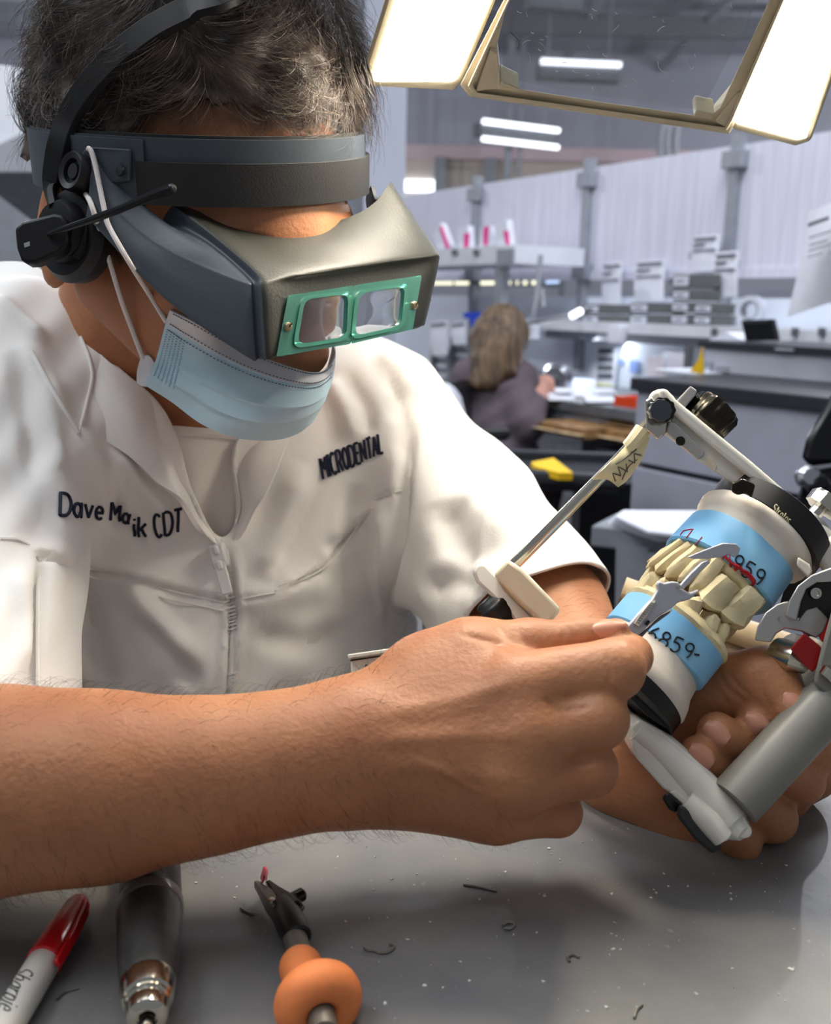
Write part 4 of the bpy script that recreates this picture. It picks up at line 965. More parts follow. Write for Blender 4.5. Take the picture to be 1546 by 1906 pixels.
# open cuff on his far arm, and the end of the nearer sleeve
CU = nrm(nrm(P(1050, 1215, .615) - P(835, 965, .712))+.45*-UPV); CP = P(1020, 1128, .640)
kill |= ((ctr-CP) @ CU > 0) & (cx_ > 860)
CU2 = nrm(P(-160, 1400, .44)-P(-10, 780, .665)); CP2 = P(-150, 1420, .45)
kill |= ((ctr-CP2) @ CU2 > 0) & (cx_ < -20) & (cz_ < .62)
kill |= ctr[:, 2] < .52
Fk = Fc[~kill]
used = np.unique(Fk); remap = np.full(len(vc), -1); remap[used] = np.arange(len(used))
coat = mesh('lab_coat', (even_rim(vc[used], remap[Fk]), remap[Fk]), M_coat, man, angle=0)
so = coat.modifiers.new('cloth', 'SOLIDIFY'); so.thickness = .002; so.offset = -1
BV_COAT = bvh_of(coat)
Ts = SDF(P(300, 1000, .7)+np.array([-.30, -.20, -.46]), P(300, 1000, .7)+np.array([.36, .34, .24]), .0035)
trunk(Ts, -.009)
vt, Ft = Ts.mesh(2); nt_ = vnormals(vt, Ft); tx, ty, tz_ = proj(vt)
vt = vt + nt_*(.003*np.sin(tx*.06+ty*.02)*np.clip((ty-830)/60, 0, 1))[:, None]
ctr = vt[Ft].mean(1); cx_, cy_, cz_ = proj(ctr)
kt = (cy_ < 796+.06*(cx_-310)) | (ctr[:, 2] < .56); Fk = Ft[~kt]; used = np.unique(Fk); remap = np.full(len(vt), -1); remap[used] = np.arange(len(used))
tee = mesh('undershirt', (even_rim(vt[used], remap[Fk]), remap[Fk]), M_tee, man, angle=0)
so = tee.modifiers.new('cloth', 'SOLIDIFY'); so.thickness = .0015; so.offset = -1
BV_TEE = bvh_of(tee)
tee_rib = mesh('neck_rib', tube(smooth_path([cast(BV_TEE, x, y+2, .0005, .68) for x, y in ((302, 799), (330, 800), (370, 803), (405, 806), (440, 810))], 5), .0032, 8), M_tee, tee)
def on(bv, pts, lift): 
    out = []
    for p in pts:
        c = cast(bv, p[0], p[1], lift + (p[2] if len(p) > 2 else 0)); out.append(c if c is not None else P(p[0], p[1], .66))
    return out
# collar leaves and lapels: doubled cloth folded back over the coat front
def col(name, rows, th=.0024, m=6):
    g = [[(P(*p)) for p in r] for r in rows]; return mesh(name, sheet(g, th, m), M_coat, coat)
def surf(x, y, lift, zd=.66):
    c = cast(BV_COAT, x, y); z = proj(c)[2] if c is not None else zd
    return (x, y, float(z)-lift)
def rowz(pts): return [surf(*p) if len(p) == 3 else p for p in pts]
mesh('collar', sheet([[P(*p) for p in r] for r in (
    [(-60, 500, .70), (0, 487, .690), (60, 492, .672), (104, 530, .650), (150, 608, .630), (188, 664, .622), (232, 700, .622)],
    [(-70, 560, .665), (-5, 560, .645), (55, 572, .630), (100, 612, .620), (146, 668, .612), (186, 706, .610), (226, 728, .614)],
    [(-80, 630, .655), (-10, 620, .637), (40, 650, .622), (82, 700, .612), (116, 742, .604), (150, 772, .602), (196, 784, .608)],
    [(-85, 680, .655), (-15, 672, .637), (26, 690, .620), (70, 726, .610), (104, 762, .602), (146, 806, .600), (170, 812, .606)])], .0035, 6), M_coat, coat)
mesh('lapel', sheet([[P(*p) for p in r] for r in (
    [(166, 640, .618), (215, 684, .614), (262, 722, .616), (294, 748, .622), (312, 790, .632), (338, 880, .636), (364, 950, .638), (404, 1008, .646)],
    [(168, 720, .607), (206, 744, .604), (246, 776, .604), (274, 806, .608), (300, 842, .614), (330, 906, .624), (360, 962, .632), (402, 1012, .645)],
    [(148, 800, .605), (190, 818, .602), (230, 842, .603), (262, 868, .606), (296, 900, .612), (338, 928, .620), (364, 968, .630), (398, 1016, .646)])], .003, 6), M_coat, coat)
mesh('lapel', sheet([[P(*p) for p in r] for r in (
    [(470, 770, .672), (436, 812, .668), (428, 860, .660), (432, 906, .655), (447, 946, .650), (437, 985, .648), (424, 1014, .648)],
    [(520, 780, .664), (480, 824, .652), (460, 866, .645), (456, 910, .643), (460, 944, .643), (446, 984, .645), (428, 1016, .648)],
    [(560, 776, .672), (534, 824, .655), (514, 876, .644), (492, 922, .640), (474, 950, .642), (456, 988, .646), (434, 1018, .650)])], .003, 6), M_coat, coat)
BV_ALL = bvh_of(coat, *[o for o in coat.children])
for pts, r in (([(58, 655), (84, 704), (112, 752), (146, 806)], .0013), ([(146, 806), (160, 752), (171, 704), (166, 668), (150, 628)], .0010), ([(432, 826), (436, 880), (446, 935), (438, 975)], .0009)):
    mesh('collar_edge', tube(smooth_path(on(BV_ALL, pts, .0006), 5), r, 8), M_coat, coat)
# stitched seams
def seam(pts, r=.0006): mesh('seam', tube(smooth_path(on(BV_COAT, pts, .0006), 5), r, 6), M_coat, coat)
seam([(0, 1003), (40, 1008), (72, 1040), (71, 1100), (70, 1180), (70, 1280)], .001)
seam([(72, 1036), (180, 1062), (300, 1096), (416, 1122)]); seam([(74, 1046), (180, 1076), (300, 1112), (414, 1136)])
seam([(512, 1100), (600, 1058), (652, 1000), (692, 944)]); seam([(520, 1090), (560, 1072), (590, 1046)])
seam([(695, 930), (740, 915), (748, 912)]); seam([(440, 1118), (480, 1108), (512, 1104)])
# zip: two rows of tape, slider and pull tab
zp = mesh('zip_tape', tube(smooth_path(on(BV_COAT, [(418, 1022), (430, 1080), (436, 1140), (434, 1210), (428, 1280)], .0005), 6), .0022, 8, flat=1), M_zip, coat)
zc = np.array(on(BV_COAT, [(412, 1035), (418, 1085)], .004)); zd = nrm(zc[1]-zc[0]); zn = -FWD; zs = nrm(np.cross(zd, zn))
zsld = mesh('zip_slider', join(box(zc[0], zd, zs, zn, .016, .0105, .007), box(zc[0]-zd*.004+zn*.003, zd, zs, zn, .006, .004, .004)), M_zip, coat, bevel=.0015)
mesh('zip_pull', join(box(zc[0]+zd*.015+zn*.003, zd, zs, zn, .021, .0075, .0022), box(zc[0]+zd*.006+zn*.004, zd, zs, zn, .006, .0035, .002)), M_zip, coat, bevel=.0008)
mesh('zip_teeth', join(*[box(c, zd, zs, zn, .0009, .006, .0012) for c in on(BV_COAT, [(421+.14*k*1.0 if k < 60 else 436-.06*(k-60), 1060+3.2*k) for k in range(0, 68, 2)], .0024)]), M_zip, coat)
# embroidered writing on both breasts
for word, q in (('Dave', [(111, 918), (195, 931), (192, 967), (110, 960)]), ('Ma', [(207, 933), (245, 947), (240, 975), (204, 967)]), ('ik', [(248, 962), (274, 962), (274, 998), (248, 998)]), ('CDT', [(284, 958), (339, 946), (338, 988), (290, 1002)])):
    lettering('embroidery', word, BV_COAT, q, .001, M_thread, coat, .0006)
lettering('embroidery', 'MICRODENTAL', BV_COAT, [(594, 852), (710, 806), (714, 842), (602, 892)], .001, M_thread, coat, .0006)

# ================================================================== HAIR
M_hair = mat('dark_brown_hair', (92, 78, 68), .45, spec=.6, col2=(50, 41, 36), vscale=70)
M_hairg = mat('greying_hair', (158, 146, 134), .4, spec=.6)
BC = P(375, 300, .60); BU = nrm(UPV + .03*RGT - .45*FWD); BA, BB = .1025, .0885
def BU_H(v): return (v-BC) @ BU
Hb = SDF(HC+np.array([-.16, -.16, -.14]), HC+np.array([.16, .17, .14]), .003)
Hb.ell(H(-.006, 0, .010), HF*.106, HS*.087, HU*.101)
Hb.ell(H(-.055, 0, -.045), HF*.052, HS*.066, HU*.07, .02)
vh, Fh = Hb.mesh(2); nh = vnormals(vh, Fh); hx_, hy_, hz_ = proj(vh)
rel = vh-HC; f_, s_, u_ = rel @ HF, rel @ HS, rel @ HU
FORE = [(228, 300), (246, 262), (272, 226), (318, 200), (372, 188), (440, 196), (510, 212), (560, 222), (610, 214), (650, 206), (672, 226), (760, 320), (760, 420), (700, 520), (228, 420)]
scalp = (BU_H(vh) > -.002) & ~((nh @ FWD < .35) & inpoly(hx_, hy_, FORE)) & ~((f_ > .05) & (BU_H(vh) < .012))
vh2 = vh + nh*(.0022*np.sin(rel[:, 0]*170+2*np.sin(rel[:, 2]*120))+.0016*np.sin(rel[:, 1]*240+rel[:, 2]*160))[:, None]
keep = scalp[Fh].all(1); Fk = Fh[keep]; used = np.unique(Fk); remap = np.full(len(vh), -1); remap[used] = np.arange(len(used))
hair = mesh('hair', (vh2[used], remap[Fk]), M_hair, man, angle=0)
so = hair.modifiers.new('t', 'SOLIDIFY'); so.thickness = .004; so.offset = -1
cand = np.where(scalp & (BU_H(vh) > .012))[0]; fr = np.where(scalp & (f_ > .02) & (u_ > .02))[0]
def locks(n, grey, L0, L1, rad, pool=None):
    idx = RNG.choice(cand if pool is None else pool, n); r = vh2[idx]; nn = nh[idx]; f, s, u = f_[idx], s_[idx], u_[idx]
    # hair swirls forward over the brow and back and down behind
    fl = np.outer(np.clip(.5+f*9, -.6, 1), HF) + np.outer(-.55-u*-2, HU) + np.outer(.35*np.sin(s*40)+.25, HS)
    g = np.stack([np.sin(r @ np.array(k)+ph) for k, ph in (((60, 45, 30), .3), ((-40, 70, 55), 1.7), ((35, -50, 80), 3.1))], 1)
    t = fl + 1.0*g + RNG.normal(0, .16, (n, 3)); t -= nn*(t*nn).sum(1, keepdims=True); t /= np.linalg.norm(t, axis=1, keepdims=True)
    b = np.cross(nn, t); K = 8; q = np.linspace(0, 1, K); L = RNG.uniform(L0, L1, n); curl = RNG.uniform(.25, .9, n)*np.sign(g[:, 0]+.2)
    rise = RNG.uniform(.10, .45, n)
    p = r[:, None] + (t[:, None]*(np.sin(q*1.3)/1.3)[:, None] + b[:, None]*(curl[:, None]*q*q)[..., None] + nn[:, None]*(rise[:, None]*np.sin(q*2.1))[..., None])*L[:, None, None]
    d = p - HC; 
    return tubes_np(p, rad*RNG.uniform(.6, 1.25, n))
a = locks(13000, 0, .014, .032, .00015); b = locks(2500, 0, .022, .042, .00014, fr)
mesh('hair_strands', (np.vstack([a[0], b[0]]), np.vstack([a[1], b[1]+len(a[0])])), M_hair, hair, kind='stuff', angle=0)
a = locks(2000, 1, .012, .032, .00014)
mesh('grey_hair_strands', a, M_hairg, hair, kind='stuff', angle=0)
# sideburn by the ear and loose curls on the forehead
def curls(specs, rad):
    G = []
    for (x, y, z), n, spread, (dx, dy), L, cu in specs:
        for _ in range(n):
            ox, oy = RNG.normal(0, spread, 2); k = RNG.uniform(.7, 1.2); c = cu*RNG.uniform(.6, 1.4); pts = []
            for t in np.linspace(0, 1, 9):
                a_ = c*t; e = L*k*t; pts.append(P(x+ox+dx*e+14*math.sin(a_)*t, y+oy*.6+dy*e+14*(1-math.cos(a_))*t*.7, z-.002-.003*math.sin(t*3)))
            G.append(pts)
    return tubes_np(np.array(G), rad*np.ones(len(G)))
zf = lambda x, y: (lambda c: proj(c)[2] if c is not None else .55)(cast(BV_MAN, x, y))
sp = [((x, y, zf(x, y)), 26, 13, d, L, c) for x, y, d, L, c in ((300, 165, (-.4, .9), 60, 3.2), (350, 170, (-.2, 1), 62, 3.6), (400, 175, (.2, 1), 66, -3.5), (450, 180, (.3, 1), 72, -4), (500, 185, (-.3, 1), 70, 4),
      (545, 180, (.2, 1), 66, 3), (590, 175, (.3, 1), 78, -2), (630, 165, (.35, 1), 85, -1.5), (265, 180, (-.5, .9), 70, 2))]
sp += [((560, 150, zf(560, 150)), 40, 22, (.35, 1), 95, -2), ((480, 150, zf(480, 150)), 50, 25, (.1, 1), 75, 3)]
mesh('fringe', curls(sp, .00010), M_hair, hair, kind='stuff', angle=0)
mesh('sideburn', curls([((205, 440, zf(205, 440)-.001), 60, 7, (.1, 1), 36, .4), ((215, 470, zf(215, 470)-.001), 40, 6, (.1, 1), 24, .4)], .00012), M_hair, hair, kind='stuff', angle=0)

# ================================================================== HEADBAND MAGNIFIER
M_band = mat('blue_grey_plastic', (66, 74, 82), .42, bump=.06, bscale=300)
M_foam = mat('dark_foam', (44, 44, 45), .75, bump=.12, bscale=900)
M_visor = mat('olive_grey_visor', (46, 47, 41), .5, var=.06, vscale=14, bump=.10, bscale=700)
M_green = mat('clear_green_plastic', (88, 178, 156), .15, trans=.7, ior=1.45)
M_lens = mat('lens_glass', (250, 252, 252), .01, trans=1.0, ior=1.5)
M_brass = mat('nickel_screw', (176, 160, 128), .3, metal=1)
BF = nrm(HF - BU*(HF @ BU)); BS = np.cross(BF, BU); BS = BS if BS @ HS > 0 else -BS
hm = thing('headband_magnifier', H(0, 0, -.04), 'grey headband magnifier with olive visor worn on the bent head', 'magnifier')
def closed_band(u0, u1, grow, thick, du=lambda th: 0):
    th = np.linspace(0, 2*math.pi, 97)[:-1]; R = []
    for gr, u in ((grow, u0), (grow, u1), (grow-thick, u1), (grow-thick, u0), (grow, u0)):
        R.append(np.array([BC + BF*(BA+gr)*math.cos(t) + BS*(BB+gr)*math.sin(t) + BU*(u+du(t)) for t in th]))
    return loft(R, False, False)
mesh('headband', closed_band(.004, .019, .004, .003), M_band, hm)
def open_band(u0, u1, grow, thick, a0, a1, n=64):
    th = np.linspace(a0, a1, n); R = []
    for t in th:
        q = []
        for gr, u in ((grow, u0), (grow, u1), (grow-thick, u1), (grow-thick, u0)):
            q.append(BC + BF*(BA+gr)*math.cos(t) + BS*(BB+gr)*math.sin(t) + BU*u)
        R.append(np.array(q))
    return loft(R)
mesh('brow_pad', open_band(-.014, .0075, .0065, .007, -1.35, 1.05), M_foam, hm, angle=40)
mesh('foam_lining', open_band(-.012, .0205, .001, .004, -1.5, 1.5), M_foam, hm, angle=40)
mesh('side_strap', open_band(-.0125, .018, .0062, .004, 1.0, 2.62), M_band, hm, angle=40)
mesh('rear_clip', pprism([(53, 229), (62, 229), (74, 320), (64, 322)], .625, .03), M_black, hm, bevel=.001)

def fz(x): return .487 + (x-485)/328*.080
HOOD = [
 [(172, 284, .553), (238, 348, .541), (296, 411, .529), (306, 402, .526), (322, 382, .521), (345, 384, .523), (400, 404, .530), (480, 417, .538), (560, 420, .547), (630, 410, .559), (676, 392, .570), (706, 368, .578), (725, 340, .585), (729, 341, .592)],
 [(169, 310, .554), (265, 400, .537), (372, 452, .514), (385, 448, .511), (400, 442, .507), (420, 444, .508), (470, 455, .515), (540, 460, .523), (610, 458, .533), (680, 446, .548), (726, 430, .560), (752, 414, .568), (768, 404, .575), (772, 408, .584)],
 [(167, 340, .555), (285, 445, .532), (440, 514, .502), (462, 514, .496), (478, 510, .4925), (500, 509, .495), (545, 505, .502), (610, 498, .515), (680, 489, .532), (740, 480, .546), (776, 474, .556), (798, 468, .563), (810, 464, .570), (813, 470, .580)],
 [(166, 350, .555), (288, 458, .531), (446, 532, .500), (470, 537, .493), (486, 537, .4885), (506, 534, .491), (550, 527, fz(550)), (610, 518, fz(610)), (680, 508, fz(680)), (745, 499, fz(745)), (780, 493, fz(780)), (803, 489, .565), (815, 485, .572), (816, 490, .582)],
 [(164, 372, .556), (296, 500, .528), (450, 590, .499), (474, 600, .493), (490, 602, .489), (508, 600, .491), (550, 594, fz(550)), (610, 584, fz(610)), (680, 571, fz(680)), (738, 560, fz(738)), (770, 553, fz(770)), (792, 548, .566), (802, 545, .573), (804, 548, .583)],
 [(162, 392, .556), (300, 538, .527), (454, 648, .500), (478, 656, .494), (494, 656, .490), (510, 655, .492), (550, 647, fz(550)), (605, 636, fz(605)), (668, 623, fz(668)), (728, 611, fz(728)), (758, 605, fz(758)), (780, 600, .566), (790, 596, .573), (792, 598, .583)],
 [(160, 402, .557), (302, 552, .527), (456, 662, .501), (480, 668, .496), (496, 669, .492), (512, 667, .494), (550, 659, fz(550)+.003), (604, 648, fz(604)+.003), (664, 634, fz(664)+.003), (724, 622, fz(724)+.003), (754, 616, fz(754)+.003), (776, 611, .568), (786, 606, .576), (788, 607, .586)]]
bpy.context.view_layer.update(); BV_BAND = bvh_of(*[o for o in hm.children])
def zband(x, y, lift=.004):
    c = cast(BV_BAND, x, y); return .53 if c is None else float(proj(c)[2])-lift
for r in HOOD:
    z0 = zband(175, 300)
    for j, k in ((0, 1.0), (1, .55), (2, .2)): r[j] = (r[j][0], r[j][1], r[j][2] + k*(z0-r[0][2] if j == 0 else z0-.555))
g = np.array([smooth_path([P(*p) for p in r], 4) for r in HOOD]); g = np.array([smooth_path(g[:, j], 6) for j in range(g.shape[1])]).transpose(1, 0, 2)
NS = 4*4                                        # columns up to the near front corner: side with blue ambient cast coloured in
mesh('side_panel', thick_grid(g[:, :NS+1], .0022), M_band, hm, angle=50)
hv_, hf_ = thick_grid(g[:, NS:], .0022)
LENSQ = [(548, 556), (762, 524), (752, 614), (540, 652)]
cc = np.array([hv_[list(f)].mean(0) for f in hf_]); x_, y_, z_ = proj(cc); hole = inpoly(x_, y_, LENSQ) & (z_ < .56) & (x_ > 520)
mesh('visor', (hv_, [f for f, k in zip(hf_, hole) if not k]), M_visor, hm, angle=50)
# far cheek of the visor reaching back to the band
mesh('visor_far_side', sheet([[P(690, 345, .60), P(700, 372, .596), P(722, 352, .592)], [P(680, 372, .62), P(700, 400, .605), P(760, 430, .597)], [P(690, 420, .62), P(730, 500, .607), P(800, 560, .594)]], .002, 4), M_band, hm)
# lens plate
def rrect(q, n=6, rad=.16):                      # four px corners -> rounded outline of px points
    q = np.asarray(q, float); out = []
    for i in range(4):
        a, b, c = q[i-1], q[i], q[(i+1) % 4]; p0 = b+(a-b)*rad; p1 = b+(c-b)*rad
        for t in np.linspace(0, 1, n): out.append((1-t)**2*p0 + 2*t*(1-t)*b + t*t*p1)
    return np.array(out)
lift = .0028
def plane_pts(pts, up): return PP([(x, y, fz(x)-up) for x, y in pts])
def ringplate(outer, inner, up0, up1):
    R = [plane_pts(outer, up0), plane_pts(outer, up1), plane_pts(inner, up1), plane_pts(inner, up0), plane_pts(outer, up0)]; return loft(R, False, False)
L1 = rrect([(566, 556), (650, 545), (646, 628), (551, 643)], 6, .2); L2 = rrect([(668, 545), (756, 531), (748, 607), (658, 627)], 6, .2)
O1 = rrect([(536, 550), (659, 531), (653, 640), (514, 664)], 6, .04); O2 = rrect([(659, 531), (785, 512), (768, 613), (653, 640)], 6, .04)
mesh('lens_plate', join(ringplate(O1, L1, .0005, lift), ringplate(O2, L2, .0005, lift)), M_green, hm, angle=40)
for L in (L1, L2):
    c = L.mean(0); mesh('lens_rim', ringplate(c+(L-c)*1.13, c+(L-c)*.96, lift-.0005, lift+.0014), M_green, hm, angle=40)
    q = c+(L-c)*.985; R = []
    for k, (sc_, up) in enumerate(((.2, .0010), (.6, .0011), (1, .0013), (1, .0020), (.8, .0023), (.55, .00245), (.3, .00255), (.1, .0026))): R.append(plane_pts(c+(q-c)*sc_, up))
    mesh('lens', loft(R), M_lens, hm)
PN = nrm(np.cross(P(485, 533, fz(485))-P(495, 660, fz(485)+.003), P(800, 489, fz(800))-P(485, 533, fz(485)))); PN = PN if PN @ FWD < 0 else -PN
for x, y in ((537, 608), (772, 568)):
    c = P(x, y, fz(x)-.004); s = mesh('screw', lathe([(-.002, .0022), (0, .0023), (.0008, .0018), (.0010, 0.0001)], c, PN, 18), M_brass, hm)
    mesh('screw_slot', box(c+PN*.0009, nrm(RGT*.7+UPV), nrm(np.cross(PN, nrm(RGT*.7+UPV))), PN, .0040, .0006, .0005), M_black, s, smooth=False)
# pivot knob and its plate at the temple
PV = P(146, 322, zband(146, 322, .007)); PD = nrm(-FWD*.8-RGT*.55)
mesh('pivot_knob', lathe([(-.012, .0085), (-.004, .0105), (.004, .0105), (.0055, .0095), (.0045, .0065), (.002, .006), (.002, .0042), (.0038, .004), (.0038, .0002)], PV, PD, 32), M_black, hm)
mesh('pivot_plate', prism(PP([(x, y, zband(x, y, .003)) for x, y in ((140, 300), (160, 272), (176, 272), (243, 276), (242, 336), (200, 342), (150, 342))]), FWD*.004), M_band, hm, smooth=False, bevel=.0012)
mesh('rivet', lathe([(0, .003), (.0008, .0028), (.001, .0002)], P(224, 318, zband(224, 318, .004)), PD, 14), M_black, hm)

# ================================================================== HEADSET
hs = thing('headset', P(120, 440, .53), 'black telephone headset clipped over the curly dark hair with a boom microphone', 'headset')
M_hsb = mat('satin_black', (18, 18, 21), .5, spec=.3); M_cush = mat('black_leatherette', (20, 21, 26), .5, bump=.1)
ED = nrm(-FWD*.82 - RGT*.5 - UPV*.05)
mesh('ear_cushion', lathe([(-.012, .020), (-.010, .0245), (-.002, .0255), (.003, .022), (.004, .014), (.002, .010)], P(129, 437, .531), ED, 36), M_cush, hs)
mesh('ear_cup', lathe([(-.004, .016), (.004, .0165), (.008, .0145), (.009, .008), (.009, .0002)], P(124, 432, .527), ED, 32), M_hsb, hs)
mesh('cup_bridge', tube(smooth_path([P(150, 400, .523), P(158, 425, .520), P(155, 455, .520), P(140, 478, .522)], 5), .003, 8), M_hsb, hs)
br = mesh('microphone_pod', prism(plane := PP([(26, 424, .512), (40, 412, .512), (100, 396, .510), (116, 399, .5095), (124, 412, .509), (126, 452, .509), (112, 470, .5095), (66, 490, .511), (50, 491, .5115), (38, 484, .512), (30, 462, .512)]), FWD*.010), M_hsb, hs, bevel=.002, seg=3)
mesh('grey_mark', pprism([(44, 453), (61, 447), (63, 455), (46, 461)], .5112, .002), M_gm, br, smooth=False)
mesh('boom', tube(smooth_path([P(88, 437, .509), P(126, 424, .505), P(190, 402, .496), P(250, 378, .490), P(300, 358, .486), P(318, 352, .485)], 5), [.0010, .0017, .0020, .0020, .0026, .0026], 10), M_dark, hs)
mesh('boom_tip', lathe([(-.001, .0026), (.001, .0024), (.002, .0012)], P(320, 351, .485), nrm(P(320, 351, .485)-P(250, 378, .490)), 12), M_black, hs)
arc = [P(100, 402, .524), P(96, 350, .522), P(106, 280, .524), P(128, 215, .530), P(165, 158, .538), P(215, 105, .548), P(280, 55, .560), P(350, 18, .572), P(430, -15, .59), P(520, -25, .62), P(600, 0, .66)]
hair_bv = bvh_of(hair, *[o for o in hm.children])
fix = []
for (x, y), q in zip(((100, 402), (96, 350), (106, 280), (128, 215), (165, 158), (215, 105), (280, 55), (350, 18), (430, -15)), arc):
    c = cast(hair_bv, x, y); z = q if c is None or y > 360 else P(x, y, min(float(proj(c)[2])-(.005 if y > 240 else .013), proj(q)[2]+.05)); fix.append(z)
ap = smooth_path(fix+arc[9:], 6); T = np.gradient(ap, axis=0); R = []
for i in range(len(ap)):
    t = nrm(T[i]); n = nrm(ap[i]-(HC-HU*.02)); n = nrm(n-t*(n @ t)); b = np.cross(t, n); w = .0082; h = .0020
    R.append(np.array([ap[i]+b*w*c+n*h*s for c, s in ((-1, -.6), (-.8, 1), (.8, 1), (1, -.6), (.8, -1), (-.8, -1))]))
mesh('head_arc', loft(R), M_hsb, hs, bevel=.0006)

# ================================================================== FACE MASK
M_mblue = mat('pale_blue_nonwoven', (200, 230, 243), .8, var=.03, vscale=30, bump=.12, bscale=1500)
M_mwhite = mat('white_nonwoven', (226, 228, 232), .8, bump=.1, bscale=1500)
fm = thing('face_mask', P(450, 720, .55), 'pale blue pleated face mask with white top band on the bent man', 'mask')
def zc_(x, y, lift, d=.57):
    c = cast(BV_MAN, x, y); return (proj(c)[2] if c is not None else d)-lift
MR = [
 [(316, 578, .5535), (360, 600, .548), (420, 633, .539), (480, 661, .532), (540, 683, .530), (585, 693, .533), (612, 684, .543), (624, 660, .560), (622, 640, .59)],
 [(308, 602, .5535), (352, 630, .546), (412, 664, .536), (474, 692, .528), (536, 711, .526), (582, 716, .530), (610, 704, .541), (623, 680, .560), (620, 655, .59)],
 [(299, 636, .555), (344, 668, .546), (404, 700, .535), (468, 726, .526), (530, 740, .524), (578, 740, .529), (608, 724, .541), (620, 698, .560), (616, 670, .59)],
 [(290, 668, .557), (336, 702, .547), (396, 735, .535), (460, 760, .526), (524, 768, .524), (573, 762, .530), (604, 742, .542), (614, 715, .562), (610, 690, .59)],
 [(280, 694, .559), (330, 728, .550), (388, 764, .539), (452, 788, .530), (516, 794, .528), (566, 782, .534), (598, 758, .545), (606, 732, .566), (600, 710, .59)],
 [(268, 716, .563), (318, 748, .556), (376, 790, .546), (440, 815, .538), (502, 820, .537), (548, 810, .542), (582, 786, .552), (594, 758, .572), (590, 730, .595)]]
MR2 = []
for i, r in enumerate(MR): MR2.append(r)
BV_FACE = bvh_of(man_body, *[o for o in hm.children])
def front_z(bv, x, y, z, lift):
    c = cast(bv, x, y); return z if c is None else min(z, float(proj(c)[2])-lift)
rows = [[P(x, y, front_z(BV_MAN, x, y, z, .003)) if j < 6 else P(x, y, z) for j, (x, y, z) in enumerate(r)] for r in MR]
g = np.array([smooth_path(r, 7) for r in rows]); g = np.array([smooth_path(g[:, j], 8) for j in range(g.shape[1])]).transpose(1, 0, 2)
gv, gw = np.meshgrid(np.linspace(0, 1, g.shape[0]), np.linspace(0, 1, g.shape[1]), indexing='ij')
out = g.mean((0, 1))-CAM; out /= np.linalg.norm(out)
pl = np.zeros(gv.shape)
for v0 in (.50, .72):                            # pleats: each lower fold tucks under the one above
    w_ = v0 + .05*np.sin(gw*3.0); pl += .0026*np.exp(-np.clip(w_-gv, 0, 9)/.12)*(gv < w_)*np.clip(gw*8, 0, 1)
pl += .0012*np.sin(gw*17+gv*9)*np.clip(gv*2-.5, 0, 1)*np.clip(1-gw, 0, 1)
g = g - out*pl[..., None]
mesh('panel', thick_grid(g, .0012), M_mblue, fm, angle=60)
k = int(g.shape[0]*.235)
wbnd = mesh('white_band', thick_grid(g[:k]-out*.0009, .001), M_mwhite, fm, angle=60)
ns = []
for fr_, row in ((.03, 1), (.15, k-2)):
    for rr_ in (row,):
        pts = smooth_path(g[rr_]-out*.0014, 4)[:int(g.shape[1]*4*.80)]
        for i in range(6, len(pts)-3, 3):
            d = nrm(pts[i+1]-pts[i]); ns.append(box(pts[i], d, nrm(np.cross(d, out)), out, .0011, .0005, .0004))
for rr_ in (k+1,):
    pts = smooth_path(g[rr_]-out*.0007, 4)[:int(g.shape[1]*4*.80)]
    for i in range(6, len(pts)-3, 3):
        d = nrm(pts[i+1]-pts[i]); ns.append(box(pts[i], d, nrm(np.cross(d, out)), out, .0011, .0005, .0004))
M_st = mat('stitch_grey', (92, 100, 112), .8)
mesh('welded_stitches', join(*ns), M_st, wbnd, smooth=False, kind='stuff')
wd = []
for i in range(k+1, int(g.shape[0]*.82)):
    for j in range(1, 7):
        c = g[i, j]-out*.0003; d = nrm(g[i, j+1]-g[i, j]); wd.append(box(c, d, nrm(np.cross(d, out)), out, .0008, .0006, .0005))
mesh('weld_dots', join(*wd), mat('weld_blue', (150, 188, 208), .8), fm, smooth=False, kind='stuff')
mesh('loop_tab', sheet([[P(x, y, front_z(BV_MAN, x, y, z, .004)) for x, y, z in r] for r in [[(262, 664, .5605), (276, 662, .560), (288, 676, .559)], [(255, 690, .5625), (268, 690, .5615), (282, 696, .5595)], [(254, 712, .565), (262, 718, .564), (272, 720, .5625)]]], .001, 4), M_mwhite, fm)
def loop(pts): return smooth_path([P(x, y, front_z(BV_FACE, x, y, z, .0028)) for x, y, z in pts], 6)
M_cord = mat('white_elastic', (232, 226, 222), .8, bump=.2, bscale=1500)
mesh('ear_loop', tube(loop([(310, 600, .551), (278, 548, .537), (244, 494, .524), (204, 424, .513), (196, 398, .512), (186, 350, .519), (178, 310, .527), (170, 282, .532), (163, 276, .540)]), .0014, 10), M_cord, fm)
mesh('ear_loop', tube(loop([(266, 668, .560), (248, 620, .552), (226, 560, .541), (206, 494, .530), (190, 440, .524), (178, 405, .526), (168, 376, .534), (160, 362, .545)]), .0014, 10), M_cord, fm)

